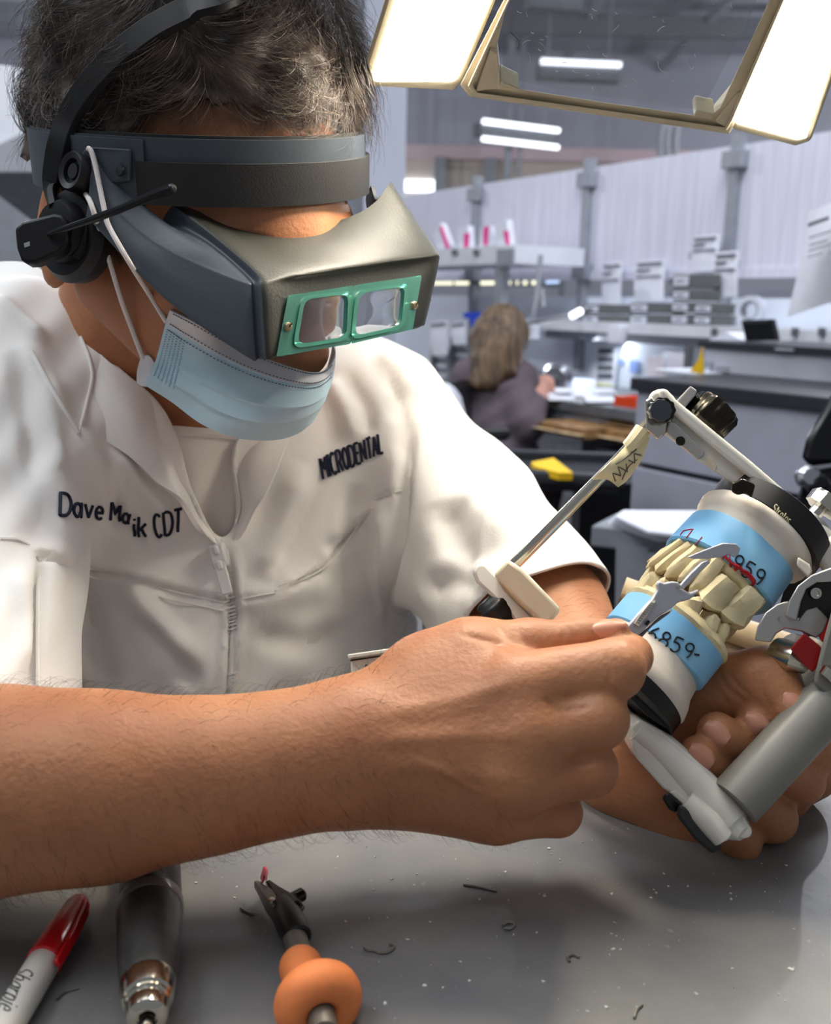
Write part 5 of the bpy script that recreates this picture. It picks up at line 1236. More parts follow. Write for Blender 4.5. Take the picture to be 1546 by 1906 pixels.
# ================================================================== HINGED DENTAL STAND (articulator), CASTS, GAUGE
M_wht = mat('white_enamel', (236, 232, 220), .22, var=.03, vscale=60, coat=.5)
M_cream = mat('cream_plastic', (240, 228, 196), .35, var=.03)
M_chrome = mat('chrome', (205, 200, 188), .16, metal=1)
M_blkc = mat('black_chrome', (60, 56, 48), .2, metal=1)
M_blkn = mat('black_anodised', (20, 19, 18), .35)
M_greyp = mat('grey_powder_coat', (128, 126, 118), .36, var=.04, vscale=30)
M_alu = mat('satin_aluminium', (188, 186, 182), .32, metal=.6)
M_red = mat('red_anodised', (150, 18, 16), .3)
M_plas = mat('plaster_white', (236, 226, 210), .75, var=.05, vscale=50, bump=.15, bscale=120)
M_stone = mat('yellow_die_stone', (228, 212, 168), .7, var=.10, vscale=60, bump=.2, bscale=160)
def band_mat():
    m = mat('blue_model_base', (150, 204, 230), .55, col2=(78, 150, 208), vscale=16, vlo=.3, vhi=.75, bump=.15, bscale=60); return m
M_bband = band_mat(); M_mark = mat('black_marker', (16, 18, 26), .6); M_markr = mat('red_marker', (176, 26, 34), .6)
M_tape = mat('masking_tape', (228, 218, 178), .6, bump=.2, bscale=80)
TILT = math.radians(15)
AV = nrm(.72*RGT - .69*UPV); AU0 = nrm(.69*RGT + .72*UPV); AU = math.cos(TILT)*AU0 + math.sin(TILT)*FWD; AW = math.sin(TILT)*AU0 - math.cos(TILT)*FWD
OC = P(1230, 1197, .478)
def A(a, b, c=0.0): return OC + AV*a + AU*b + AW*c
art = thing('articulator', P(1390, 1560, .45), 'white hinged dental articulator with grey post, gripped in the far hand', 'articulator')
# upper arm
mesh('upper_arm', pprism([(1204, 738), (1216, 725), (1236, 722), (1256, 744), (1400, 862), (1480, 930), (1546, 988), (1640, 1064), (1640, 1130), (1530, 1044), (1440, 966), (1360, 898), (1300, 858), (1228, 802), (1204, 776)], 0.4875, .026), M_wht, art, smooth=True, bevel=.0035, seg=4)
mesh('arm_rib', pprism([(1222, 724), (1238, 722), (1256, 743), (1400, 861), (1546, 987), (1640, 1064), (1640, 1086), (1546, 1016), (1500, 978), (1392, 888), (1250, 770), (1228, 745)], 0.4830, .03), M_wht, art, smooth=True, bevel=.003, seg=4)
mesh('slide_plate', pprism([(1244, 784), (1256, 786), (1312, 840), (1310, 848), (1299, 857), (1240, 806)], 0.4830, .006), M_alu, art, smooth=False, bevel=.0008)
mesh('slide_screw', lathe([(0, .0024), (.0006, .002), (.0007, .0001)], P(1266, 821, 0.4825), -FWD, 14), M_blkc, art)
mesh('slot_hollow', pprism([(1314, 852), (1326, 852), (1334, 868), (1330, 880), (1318, 868)], 0.4871, .001), M_cream, art, bevel=.0005)
mesh('housing', pprism([(1510, 1022), (1560, 986), (1660, 1010), (1660, 1150), (1540, 1075), (1520, 1050)], 0.4795, .05), M_wht, art, bevel=.004, seg=4)
# pin joint, pin and flag
mesh('joint_block', pprism([(1200, 745), (1212, 738), (1252, 780), (1246, 800), (1224, 820), (1202, 800)], 0.4855, .02), M_chrome, art, bevel=.001)
mesh('joint_knob', lathe([(-.004, .0062), (.004, .0064), (.0056, .0058), (.006, .0001)], P(1229, 765, 0.4830), -FWD, 48, flute=(10, .045)), [M_blkc], art)
mesh('joint_face', lathe([(0, .0052), (.0008, .005), (.0009, .0001)], P(1229, 764, .4590), -FWD, 32, flute=(10, .04)), mat('slate_face', (62, 66, 74), .5), art)
mesh('incisal_pin', tube([P(1222, 776, 0.4955), P(1150, 855, 0.5015), P(1085, 921, 0.5065), P(948, 1060, 0.5165)], [.0030, .0030, .0032, .0032], 14), M_chrome, art)
mesh('pin_sleeve', tube([P(1216, 784, 0.4955), P(1202, 800, 0.4965)], .0042, 8), M_chrome, art)
fl = mesh('pin_flag', sheet([[P(1190, 804, 0.4945), P(1199, 808, 0.4920), P(1209, 815, 0.4920)], [P(1156, 838, 0.4965), P(1176, 848, 0.4940), P(1194, 856, 0.4950)], [P(1126, 870, .4805), P(1148, 880, 0.4955), P(1168, 893, 0.4975)], [P(1103, 893, .4825), P(1130, 893, 0.4975), P(1150, 907, 0.4985)]], .0006, 5), M_tape, art)
mesh('tape_collar', tube(smooth_path([P(1196, 800, 0.4940), P(1180, 820, 0.4940), P(1168, 832, 0.4955)], 3), [.0044, .0040, .0035], 10), M_tape, fl)
bf = bvh_of(fl)
lettering('pen_marks', '', bf, [(1126, 878), (1190, 830), (1198, 852), (1150, 900)], .00028, mat('pencil', (90, 88, 84), .8), fl, .0003, strokelist=(strokes('wlxw')[0]+[[(0, -.5), (.6, -.2), (1.2, -.7), (1.6, .1), (2.0, -.6)]], strokes('wlxw')[1]) if 'l' in GL else ([[(0, .2), (.1, .7), (.2, .2), (.3, .8), (.4, .1), (.5, .6)], [(.15, .0), (.5, .35), (.8, .3)], [(.6, .7), (.7, .2), (.8, .8), (.95, .3)], [(.3, 1), (.6, .9), (.9, .95)]], 1.0))
# tall fluted knob and stop plate on top of the arm
kb = P(1306, 792, 0.5035)
mesh('lock_knob', lathe([(-.002, .0105), (.001, .0122), (.011, .0126), (.0135, .0112), (.0138, .0001)], kb, AU0, 64, flute=(11, .035)), M_blkc, art)
mesh('knob_skirt', lathe([(-.004, .010), (-.001, .0105), (.0, .009)], kb, AU0, 40), M_chrome, art)
mesh('stop_plate', pprism([(1256, 748), (1284, 718), (1297, 727), (1294, 736), (1270, 762)], 0.4955, .012), M_alu, art, smooth=False, bevel=.0008)
kb2 = P(1510, 962, 0.4925)
mesh('rear_knob', lathe([(.0, .0035), (.0055, .0035), (.006, .0082), (.0115, .0088), (.013, .0078), (.0132, .0001)], kb2, AU0, 56, flute=(8, .05)), M_chrome, art)
mesh('rear_knob_base', lathe([(-.004, .0095), (.0, .0088), (.001, .003)], P(1518, 968, 0.4925), AU0, 30), M_alu, art)
# black mounting discs with the maker's lettering
def disc(prof, a0=0.0, n=56): return lathe([(b, r) for b, r in prof], A(a0, 0), AU, n)
dk = mesh('upper_mount', disc([(.0772, .0310), (.0776, .0322), (.0890, .0322), (.0897, .0312)], .0035), M_blkn, art, angle=30)
mesh('mount_ear', pprism([(1362, 898), (1380, 890), (1406, 902), (1398, 928), (1388, 918), (1372, 922), (1360, 915)], .458, .014), M_blkc, art, bevel=.001)
lettering('lettering', 'Stratos', bvh_of(dk), [(1443, 938), (1474, 965), (1467, 976), (1436, 950)], .00028, mat('pale_print', (200, 190, 150), .5), dk, .0002, zdef=.458)
mesh('lower_mount', disc([(-.0335, .0290), (-.033, .0300), (-.0262, .0300), (-.0258, .0292)], 0.0), M_blkn, art, angle=30)
mesh('mount_lug', pprism([(1166, 1277), (1190, 1272), (1212, 1298), (1210, 1310), (1232, 1330), (1252, 1332), (1238, 1356), (1200, 1330), (1172, 1300)], .452, .02), M_blkn, art, smooth=False, bevel=.0008)
# lower arm: one long white bar from the front table to the rear foot
mesh('lower_arm', pprism([(1176, 1352, .455), (1190, 1338, .455), (1232, 1360, .453), (1292, 1412, .449), (1342, 1466, .445), (1386, 1520, .442), (1402, 1548, .441), (1398, 1560, .441), (1384, 1563, .441), (1368, 1556, .442), (1350, 1570, .442), (1326, 1558, .444), (1292, 1504, .447), (1262, 1490, .449), (1234, 1468, .450), (1188, 1416, .453), (1176, 1394, .455)], .45, .018, vec=FWD), M_wht, art, bevel=.004, seg=5)
mesh('arm_ridge', tube(smooth_path([P(1184, 1358, .4585), P(1230, 1392, .4575), P(1284, 1446, .454), P(1330, 1496, .4505), P(1364, 1534, .447), P(1384, 1552, .443)], 5), [.0055, .0075, .0085, .0092, .0082, .004], 18), M_wht, art)
mesh('arm_boss', tube([P(1276, 1490, .446), P(1318, 1528, .4425), P(1345, 1560, .441)], [.0048, .0056, .005], 14), M_wht, art)
mesh('rear_foot', pprism([(1262, 1496), (1292, 1508), (1326, 1558), (1346, 1574), (1326, 1590), (1292, 1562), (1258, 1518)], .441, .014), mat('dark_rubber', (44, 48, 48), .5), art, bevel=.0015)
mesh('side_foot', pprism([(1230, 1484), (1242, 1474), (1270, 1496), (1256, 1514), (1244, 1506)], .446, .014), M_blkn, art, bevel=.0012)
mesh('foot_collar', pprism([(1244, 1474), (1258, 1470), (1282, 1492), (1270, 1498)], .447, .01), M_wht, art, bevel=.0008)
mesh('front_arm', pprism([(880, 1064, .505), (890, 1049, .505), (904, 1048, .505), (932, 1078, .503), (940, 1094, .502), (1012, 1158, .496), (1100, 1240, .485), (1190, 1340, .468), (1176, 1392, .466), (1100, 1300, .480), (1008, 1206, .495), (930, 1126, .502), (886, 1084, .505)], .49, .016, vec=FWD), M_wht, art, bevel=.003, seg=4)
mesh('incisal_table', pprism([(917, 1070), (944, 1040), (974, 1060), (1043, 1132), (1040, 1142), (1022, 1160), (1008, 1162), (966, 1122)], .483, .03), M_cream, art, bevel=.002, seg=3)
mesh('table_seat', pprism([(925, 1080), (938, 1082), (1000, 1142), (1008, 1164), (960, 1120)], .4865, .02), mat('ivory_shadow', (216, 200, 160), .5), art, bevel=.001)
mesh('front_knob', lathe([(-.002, .0075), (.001, .0095), (.010, .0098), (.012, .0088), (.0122, .0001)], P(940, 1128, .508), nrm(-RGT*.8-UPV*.75), 40, flute=(8, .05)), M_blkn, art)
# grey rear posts
mesh('near_post', tube([P(1366, 1494, .4465), P(1455, 1398, .4525), P(1536, 1312, .458), P(1600, 1243, .462)], .0122, 32), M_greyp, art)
mesh('post_neck', pprism([(1512, 1272), (1524, 1222), (1548, 1132), (1640, 1100), (1640, 1240), (1540, 1300)], .449, .018), M_greyp, art, bevel=.002)
mesh('post_bead', lathe([(-.002, .004), (.002, .005), (.005, .002)], P(1542, 1258, .446), nrm(RGT+UPV), 16), M_chrome, art)
mesh('far_post', tube([P(1340, 1440, .535), P(1530, 1210, .55)], .0115, 20), M_greyp, art)
mesh('back_plate', pprism([(1450, 1128), (1462, 1086), (1560, 1060), (1560, 1180), (1500, 1185)], .520, .01), M_blkn, art, smooth=False)
# hinge hardware
mesh('hinge_guard', pprism([(1600, 1052), (1546, 1057), (1510, 1070), (1484, 1090), (1468, 1118), (1462, 1148), (1482, 1156), (1490, 1120), (1500, 1096), (1520, 1084), (1600, 1082)], .456, .004), M_alu, art, bevel=.0007)
mesh('hinge_core', pprism([(1486, 1156), (1494, 1112), (1504, 1094), (1522, 1086), (1600, 1084), (1600, 1160), (1540, 1150), (1524, 1128), (1502, 1132)], .4585, .01), M_blkn, art, smooth=False)
mesh('hinge_screw', lathe([(0, .0028), (.0009, .0026), (.001, .0015), (.0004, .0013), (.0004, .0001)], P(1517, 1104, .4575), -FWD, 20), M_chrome, art)
mesh('latch_hook', pprism([(1404, 1192), (1409, 1166), (1424, 1140), (1446, 1124), (1468, 1118), (1466, 1146), (1484, 1152), (1500, 1134), (1520, 1128), (1542, 1150), (1532, 1176), (1518, 1188), (1492, 1176), (1460, 1170), (1444, 1180), (1434, 1196)], .4595, .0045), M_alu, art, bevel=.0007)
mesh('hook_pin', lathe([(0, .0012), (.0006, .0011), (.0006, .0001)], P(1454, 1153, .4585), -FWD, 12), M_chrome, art)
mesh('red_lever', pprism([(1470, 1208), (1496, 1178), (1528, 1204), (1524, 1236), (1512, 1252), (1494, 1236)], .453, .012), M_red, art, smooth=False, bevel=.0007)
mesh('red_block', pprism([(1514, 1172), (1538, 1150), (1560, 1150), (1560, 1196), (1530, 1196)], .460, .01), mat('bright_red_anodised', (206, 40, 34), .35), art, smooth=False, bevel=.0007)
mesh('lever_axle', tube([P(1446, 1214, .470), P(1476, 1224, .462), P(1500, 1236, .462)], [.0072, .0075, .005], 16), M_chrome, art)
mesh('white_roller', lathe([(-.004, .008), (0, .0105), (.006, .0105), (.008, .008)], P(1468, 1212, .476), nrm(AV), 24), M_wht, art)

# ---- the casts
def section(kind, r, n=48):
    th = np.linspace(0, 2*math.pi, n, endpoint=False); c, s = np.cos(th), np.sin(th)
    if kind == 'round': return np.stack([r*c, r*s], 1)
    p = 3.4; k = (np.abs(c)**p+np.abs(s)**p)**(-1/p)      # arch: rounded in front (a<0), square at the back
    w = np.clip((c+.3)/.6, 0, 1); k = 1*(1-w)+k*w
    return np.stack([r*c*k*np.where(c > 0, .92, 1), r*s*k*.96], 1)
def stackrings(rings, a0=0.0, rough=0.0, seed=1):
    rg = np.random.default_rng(seed); R = []
    for kind, b, r in rings:
        q = section(kind, r); q = q*(1+rough*rg.normal(0, 1, (len(q), 1)))
        R.append(np.array([A(a0+x, b, y) for x, y in q]))
    return loft(R)
def tooth(base, up, tang, w, d, h, seed, taper=.82, cusp=.14):
    rg = np.random.default_rng(seed); up = nrm(up); tang = nrm(tang - up*(tang @ up)); nor = np.cross(up, tang); R = []
    for t, k in ((-.25, .80), (0, .86), (.3, 1.0), (.6, 1.02), (.85, .9*taper/.82), (1.0, .55)):
        th = np.linspace(0, 2*math.pi, 14, endpoint=False); p = 2.8
        kk = (np.abs(np.cos(th))**p+np.abs(np.sin(th))**p)**(-1/p)
        x = np.cos(th)*kk*w/2*k + rg.normal(0, w*.028, 14); y = np.sin(th)*kk*d/2*k*(1 if t < .6 else .9) + rg.normal(0, w*.028, 14)
        zz = h*t + (h*cusp*np.cos(2*th+rg.uniform(0, 3)) if t > .5 else 0) + rg.normal(0, h*.02, 14)
        R.append(base + np.outer(x, tang) + np.outer(y, nor) + np.outer(zz if np.ndim(zz) else np.full(14, zz), up))
    return loft(R)
ARCH = [(66, .0085), (40, .0095), (16, .0092), (-6, .0072), (-24, .0070), (-42, .0074), (-58, .0062), (-76, .0072)]
def archpt(phi, ra, rc):                         # phi 90 = back, -90 = front midline, near side
    t = math.radians(phi); return -ra*math.sin(-t) if False else ra*math.sin(t), rc*math.cos(t)
ucast = thing('upper_dental_cast', A(0, .05), 'upper plaster dental cast on blue base with red marks, hanging teeth', 'dental cast', 'dental casts in the articulator')
mesh('plaster', stackrings([('round', .060, .0262), ('round', .063, .0270), ('round', .068, .0272), ('round', .0700, .0285), ('round', .0722, .0312), ('round', .0764, .0318), ('round', .0775, .0305)], .0015, .004), M_plas, ucast, angle=60)
mesh('plaster_step', pprism([(1484, 1036), (1506, 1050), (1512, 1064), (1504, 1078), (1482, 1052)], .462, .012), M_plas, ucast, bevel=.001)
ub = mesh('blue_base', stackrings([('arch', .0435, .0285), ('arch', .0445, .0296), ('arch', .0635, .0288), ('arch', .0645, .028)], 0, .002, 3), M_bband, ucast, angle=40)
mesh('gum', stackrings([('arch', .0395, .0235), ('arch', .0410, .0252), ('arch', .0440, .0265)], 0, .02, 5), M_stone, ucast)
lcast = thing('lower_dental_cast', A(0, -.01), 'lower stone dental cast on blue base numbered in black marker', 'dental cast', 'dental casts in the articulator')
mesh('plaster', stackrings([('round', -.0262, .0300), ('round', -.0240, .0306), ('round', -.0200, .0296), ('round', -.0150, .0272), ('round', -.0100, .0262), ('round', -.008, .0262)], 0, .004, 7), M_plas, lcast, angle=60)
lb = mesh('blue_base', stackrings([('arch', -.0085, .0268), ('arch', -.0078, .0276), ('arch', .0078, .0276), ('arch', .0085, .0268)], 0, .002, 9), M_bband, lcast, angle=40)
mesh('gum', stackrings([('arch', .0080, .0270), ('arch', .0100, .0282), ('arch', .0125, .0268), ('arch', .0150, .0235), ('arch', .0155, .020)], 0, .02, 11), M_stone, lcast)
side = -1
for i, (phi, w) in enumerate(ARCH):              # the far half of both arches
    a, c = archpt(phi, .0245, .0220); c *= side
    tang = np.array([math.cos(math.radians(phi)), -math.sin(math.radians(phi))*side]); tw = AV*tang[0]+AW*tang[1]
    out = nrm(AV*a+AW*c)
    mesh('tooth', tooth(A(a*1.02, .0405, c*1.02), -AU+out*(.20 if i > 4 else .05), tw, w, .0095 if i < 3 else .0072, .0135 if i > 4 else .0125, 120+i), M_stone, ucast, angle=50)
    mesh('tooth', tooth(A(a*.94, .0135, c*.94), AU+out*(.18 if i > 4 else 0), tw, w*.95, .0085 if i < 3 else .0068, .0125 if i > 3 else .0085, 290+i), M_stone, lcast, angle=50)
def ptooth(par, bx, by, tx, ty, z, wpx, sd, taper=.82, dz=0.0, deep=.85):   # near half: each from its root to its tip
    b, t = P(bx, by, z), P(tx, ty, z+dz); up = t-b; tg = nrm(np.cross(up, FWD)); w = wpx*z/FPX
    mesh('tooth', tooth(b, up, tg, w, w*deep, np.linalg.norm(up), sd, taper, .10), M_stone, par, angle=32)
for q in ((1258, 1016, 1209, 1056, .484, 20, 1), (1272, 1024, 1222, 1064, .478, 22, 2), (1288, 1034, 1244, 1074, .473, 30, 3), (1306, 1046, 1268, 1084, .469, 28, 4),
          (1328, 1056, 1292, 1104, .468, 34, 5), (1348, 1090, 1312, 1130, .466, 54, 6, 1.0), (1394, 1114, 1350, 1156, .466, 58, 7, 1.05)):
    ptooth(ucast, *q)
for q in ((1190, 1112, 1220, 1072, .478, 30, 11), (1212, 1124, 1242, 1082, .472, 30, 12), (1234, 1136, 1262, 1094, .467, 28, 13), (1276, 1152, 1294, 1110, .463, 36, 14, .95), (1318, 1178, 1328, 1146, .463, 30, 15), (1340, 1186, 1348, 1160, .464, 26, 16)):
    ptooth(lcast, *q)
bu_, bl_ = bvh_of(ub), bvh_of(lb)
lettering('marker_writing', '16859', bl_, [(1202, 1158), (1296, 1202), (1284, 1228), (1190, 1182)], .00042, M_mark, lcast, .0002)
lettering('marker_dot', '', bl_, [(1290, 1212), (1304, 1216), (1302, 1226), (1288, 1222)], .0005, M_mark, lcast, .0002, strokelist=([[(0.2, .5), (.8, .6)]], 1))
lettering('marker_writing', '959', bu_, [(1372, 1030), (1428, 1066), (1414, 1092), (1358, 1056)], .00045, M_mark, ucast, .0002)
def pxstrokes(name, bv, ss, r, m, par): 
    return lettering(name, '', bv, [(0, 0), (1000, 0), (1000, 1000), (0, 1000)], r, m, par, .0002, strokelist=([[(x/1000*1.0-1.0, 1-(y-1000+0)/1000) for x, y in s] for s in ss], 1.0), step=.004)
def pxs(name, bv, ss, r, m, par):                # strokes given directly in px
    G = []
    for s in ss:
        s = np.array(s, float); L = np.r_[0, np.cumsum(np.linalg.norm(np.diff(s, axis=0), axis=1))]; k = max(2, int(L[-1]/4)+1); t = np.linspace(0, L[-1], k)
        pts = [cast(bv, a, b, .0002) for a, b in zip(np.interp(t, L, s[:, 0]), np.interp(t, L, s[:, 1]))]; pts = [p for p in pts if p is not None]
        if len(pts) > 1: G.append(tube(np.array(pts), r, 6))
    if G: mesh(name, join(*G), m, par)
pxs('red_mark', bu_, [[(1266, 996), (1272, 988), (1290, 985), (1277, 1002)], [(1306, 1000), (1295, 1014)], [(1344, 1040), (1356, 1028), (1358, 1040)]], .0003, M_markr, ucast)
pxs('red_mark', bu_, [[(1345, 1032), (1362, 1048), (1380, 1058)], [(1360, 1048), (1376, 1054), (1360, 1068), (1360, 1050)], [(1366, 1054), (1372, 1056), (1364, 1062)], [(1376, 1058), (1392, 1066), (1405, 1082), (1396, 1094)], [(1378, 1062), (1392, 1072), (1402, 1084)]], .0007, M_markr, ucast)

# ---- thickness gauge between thumb and finger
M_gauge = mat('satin_gauge_steel', (186, 186, 194), .35, metal=.35)
ga = thing('calliper_gauge', P(1190, 1170, .433), 'small grey steel calliper gauge pinched between thumb and fingertip', 'gauge')
mesh('handle', pprism([(1160, 1188, .4245), (1168, 1166, .4245), (1196, 1134, .428), (1214, 1114, .431), (1224, 1098, .433), (1222, 1088, .433), (1226, 1081, .433), (1236, 1086, .4335), (1250, 1083, .434), (1264, 1084, .435), (1268, 1096, .4355), (1284, 1104, .437), (1302, 1097, .4385), (1298, 1105, .438), (1284, 1116, .437), (1262, 1122, .435), (1250, 1132, .434), (1228, 1146, .431), (1206, 1166, .428), (1184, 1188, .425)], .43, .0035, vec=FWD), M_gauge, ga, bevel=.0008)
mesh('scale_strip', pprism([(1180, 1160, .4255), (1192, 1144, .4265), (1212, 1118, .430), (1220, 1118, .430), (1206, 1142, .428), (1188, 1166, .4255)], .43, .002, vec=FWD), mat('scale_ivory', (222, 216, 196), .4), ga, smooth=False)
tk = [pprism([(1184+3.0*k, 1158-4.0*k), (1190+3.0*k, 1160-4.0*k), (1190.6+3.0*k, 1159-4.0*k), (1184.6+3.0*k, 1157-4.0*k)], .4253+.0004*k, .001, vec=FWD) for k in range(10)]
mesh('scale_ticks', join(*tk), M_ink, ga, smooth=False, kind='stuff')
mesh('slot', pprism([(1200, 1162), (1206, 1154), (1210, 1157), (1204, 1165)], .4272, .001, vec=FWD), M_blkn, ga, smooth=False)
mesh('handle_lower_leg', pprism([(1184, 1186, .428), (1228, 1146, .434), (1252, 1134, .437), (1246, 1142, .436), (1214, 1166, .432), (1190, 1192, .428)], .43, .003, vec=FWD), mat('dark_gauge_steel', (112, 108, 112), .35, metal=.7), ga, bevel=.0006)
mesh('moving_jaw', pprism([(1262, 1094, .436), (1284, 1068, .440), (1306, 1046, .444), (1318, 1042, .445), (1322, 1048, .4455), (1306, 1062, .443), (1272, 1097, .437)], .43, .0025, vec=FWD), M_gauge, ga, bevel=.0005)
mesh('jaw_plate', pprism([(1279, 1037, .445), (1310, 1024, .4455), (1345, 1011, .446), (1370, 1012, .447), (1378, 1021, .447), (1374, 1032, .447), (1366, 1038, .447), (1356, 1031, .447), (1344, 1036, .446), (1322, 1040, .4455), (1292, 1041, .445)], .446, .0014, vec=FWD), M_gauge, ga, bevel=.0004)
mesh('rivet', lathe([(0, .0011), (.0005, .0009), (.0006, .0001)], P(1262, 1092, .4345), -FWD, 12), M_chrome, ga)

# ---- white slotted box behind the hand
vb = thing('slotted_box', P(700, 1410, .57), 'white vented metal box behind the nearer hand, against the coat', 'box')
mesh('case', pprism([(652, 1222), (770, 1206), (770, 1420), (656, 1420)], .565, .03), M_wht, vb, bevel=.0012)
mesh('lid', pprism([(646, 1218), (772, 1200), (772, 1208), (648, 1227)], .562, .034), M_wht, vb, bevel=.0008)
mesh('lid_gap', pprism([(652, 1228), (770, 1211), (770, 1214), (652, 1231)], .5646, .002), M_blkn, vb, smooth=False)
for k in range(7):
    x = 679+12*k; mesh('vent_slot', pprism([(x, 1237-1.4*k), (x+5, 1236-1.4*k), (x+5, 1256-1.4*k), (x, 1256-1.4*k)], .5646, .001), M_gmd, vb, smooth=False)

# ================================================================== MAGNIFIER LAMP
M_lampw = mat('aged_cream_plastic', (206, 196, 168), .45, var=.06, vscale=30)
M_diff = mat('lit_diffuser', (255, 250, 235), .4, emit=(255, 243, 222), estr=72.0)
M_mag = mat('scratched_magnifier_glass', (232, 234, 238), .05, trans=.93, ior=1.04)
def zl(y): return 1/(1/.56 + (150-y)*.00126)
def LP(pts, up=0.0): return PP([(p[0], p[1], zl(p[1])-up) for p in pts])
ml = thing('magnifier_lamp', P(1115, 240, .56), 'cream magnifier lamp with two glowing panels hanging above the hands', 'lamp')
LN = nrm(np.cross(LP([(1300, 0)])[0]-LP([(900, 0)])[0], LP([(1000, 200)])[0]-LP([(1000, -200)])[0])); LN = LN if LN @ FWD > 0 else -LN   # away from the viewer
def lprism(pts, up, th): return prism(LP(pts, up), LN*th)
outer = [(856, 158), (874, 180), (1115, 214), (1356, 249), (1370, 226), (1470, -5), (1538, -160), (1300, -190), (1000, -175), (937, 0)]
inner = [(922, 96), (930, 160), (1120, 190), (1318, 218), (1340, 200), (1418, 30), (1486, -130), (1260, -158), (1030, -145), (944, 0)]
def lring(o, i, up0, up1):
    R = [LP(o, up0), LP(o, up1), LP(i, up1), LP(i, up0), LP(o, up0)]; return loft(R, False, False)
mesh('lens_frame', lring(outer, inner, -.022, .0), M_lampw, ml, smooth=False, bevel=.0025, seg=3)
mesh('frame_rim', lring([(870, 160), (882, 176), (1115, 209), (1352, 243), (1364, 222), (1462, -5), (1530, -156), (1300, -184), (1006, -170), (944, 0)], [(880, 158), (888, 172), (1117, 204), (1348, 237), (1358, 218), (1456, -5), (1522, -152), (1298, -178), (1012, -165), (949, 0)], -.004, .004), M_lampw, ml, smooth=False, bevel=.0008)
for q in ([(884, 172), (912, 92), (926, 100), (932, 164)], [(1348, 238), (1330, 226), (1372, 176), (1384, 172)], [(922, 166), (932, 150), (966, 166), (962, 172)], [(1290, 218), (1296, 206), (1330, 214), (1328, 224)]):
    mesh('lens_clip', lprism(q, .003, .012), M_lampw, ml, smooth=False, bevel=.0008)
lens_o = np.array([(934, -20), (932, 60), (936, 128), (950, 146), (1000, 158), (1120, 180), (1250, 200), (1290, 202), (1316, 184), (1350, 120), (1392, 40), (1420, -30), (1478, -122), (1260, -150), (1040, -136)])
R = []
c0 = lens_o.mean(0)
for s_, up in ((1, -.012), (1, -.008)): R.append(LP(c0+(lens_o-c0)*s_, up))
mesh('magnifying_lens', loft(R), M_mag, ml)
sc_ = []
rg = np.random.default_rng(11)
for k in range(46):
    x, y = rg.uniform(950, 1370), rg.uniform(2, 186)
    if not inpoly(np.array([x]), np.array([y]), lens_o*.97+c0*.03)[0]: continue
    a_ = rg.uniform(-1, 1.4); L = rg.choice([3, 5, 9, 16], p=[.45, .3, .17, .08]); cu = rg.uniform(-.6, .6)
    sc_.append(tube(LP([(x+L*t*math.cos(a_+cu*t), y+L*t*math.sin(a_+cu*t)) for t in (-1, -.3, .3, 1)], .0006), .00012*rg.uniform(.6, 2), 5))
mesh('scratches', join(*sc_), mat('scratch_white', (226, 228, 230), .8), ml, kind='stuff')
mesh('stray_hair', tube(LP([(949, 59), (958, 68), (966, 76), (966, 84), (963, 92)], .0007), .00018, 5), M_blkn, ml)
def lamp_head(di, ho, th, tag):
    t = mesh('lamp_housing', loft([LP(ho, -.03), LP(ho, -.001), LP(di, .0)]), M_lampw, ml, smooth=False, bevel=.002, seg=3)
    d = np.array(di, float); c = d.mean(0); mesh('light_panel', lprism(c+(d-c)*.985, .0012, .002), M_diff, t, smooth=False)
lamp_head([(741, 0), (694, 148), (700, 153), (842, 153), (848, 148), (912, 0), (976, -150), (788, -150)], [(716, 0), (682, 110), (692, 160), (846, 167), (860, 150), (922, 0), (990, -160), (762, -160)], .03, 0)
lamp_head([(1472, -5), (1366, 226), (1372, 232), (1484, 262), (1500, 258), (1556, 80), (1640, -130), (1540, -160)], [(1464, -5), (1358, 226), (1364, 240), (1480, 271), (1508, 262), (1574, 80), (1662, -135), (1530, -172)], .03, 1)
# jointed arm that carries the lamp from the bench end
hb = LP([(1260, -180)])[0]
mesh('support_arm', tube(smooth_path([hb+LN*.015, hb+np.array([.12, .10, .12]), np.array([.80, .45, 1.75]), np.array([.88, .50, TZ+.04])], 8), .011, 12), M_lampw, ml)
mesh('bench_clamp', wbox(.85, .91, .47, .53, TZ, TZ+.05), M_lampw, ml, smooth=False, bevel=.004)

# ================================================================== TOOLS ON THE BENCH
M_redp = mat('glossy_red_plastic', (206, 22, 28), .25, coat=.3); M_penw = mat('white_pen_barrel', (226, 222, 212), .35)
def axis_pts(p0, p1, up): a, b = onT(p0[0], p0[1], up), onT(p1[0], p1[1], up); return a, nrm(b-a), np.linalg.norm(b-a)
a, d, L = axis_pts((147, 1682), (-70, 2044), .0068)
jn = np.linalg.norm(onT(78, 1790, .0068)-a)
pen = thing('marker_pen', a*[1, 1, 0]+[0, 0, TZ], 'white marker pen with glossy red cap lying beside the dark handpiece', 'pen')
cap = mesh('cap', lathe([(-.002, .0030), (-.0005, .0044), (.004, .0056), (jn*.6, .0067), (jn, .0071), (jn+.0008, .0062)], a, d, 28), M_redp, pen)
up_ = WZ; sd = nrm(np.cross(d, WZ)); sd = sd if sd @ RGT > 0 else -sd
mesh('clip', loft([np.array([a+d*t + nrm(sd+WZ*.5)*(r+o) + nrm(np.cross(d, nrm(sd+WZ*.5)))*w*s for o, s in ((0, -1), (0, 1), (.0016, 1), (.0016, -1))]) for t, r, w in ((.002, .0040, .0016), (.010, .0064, .0021), (jn*.7, .0078, .0022), (jn+.004, .0078, .0020), (jn+.006, .0072, .0014))]), M_redp, cap, bevel=.0005)
bar = mesh('barrel', lathe([(jn-.004, .0050), (jn+.0002, .0060), (jn+.001, .0064), (L*.8, .0064), (L, .0058)], a, d, 28), M_penw, pen)
bb_ = bvh_of(bar)
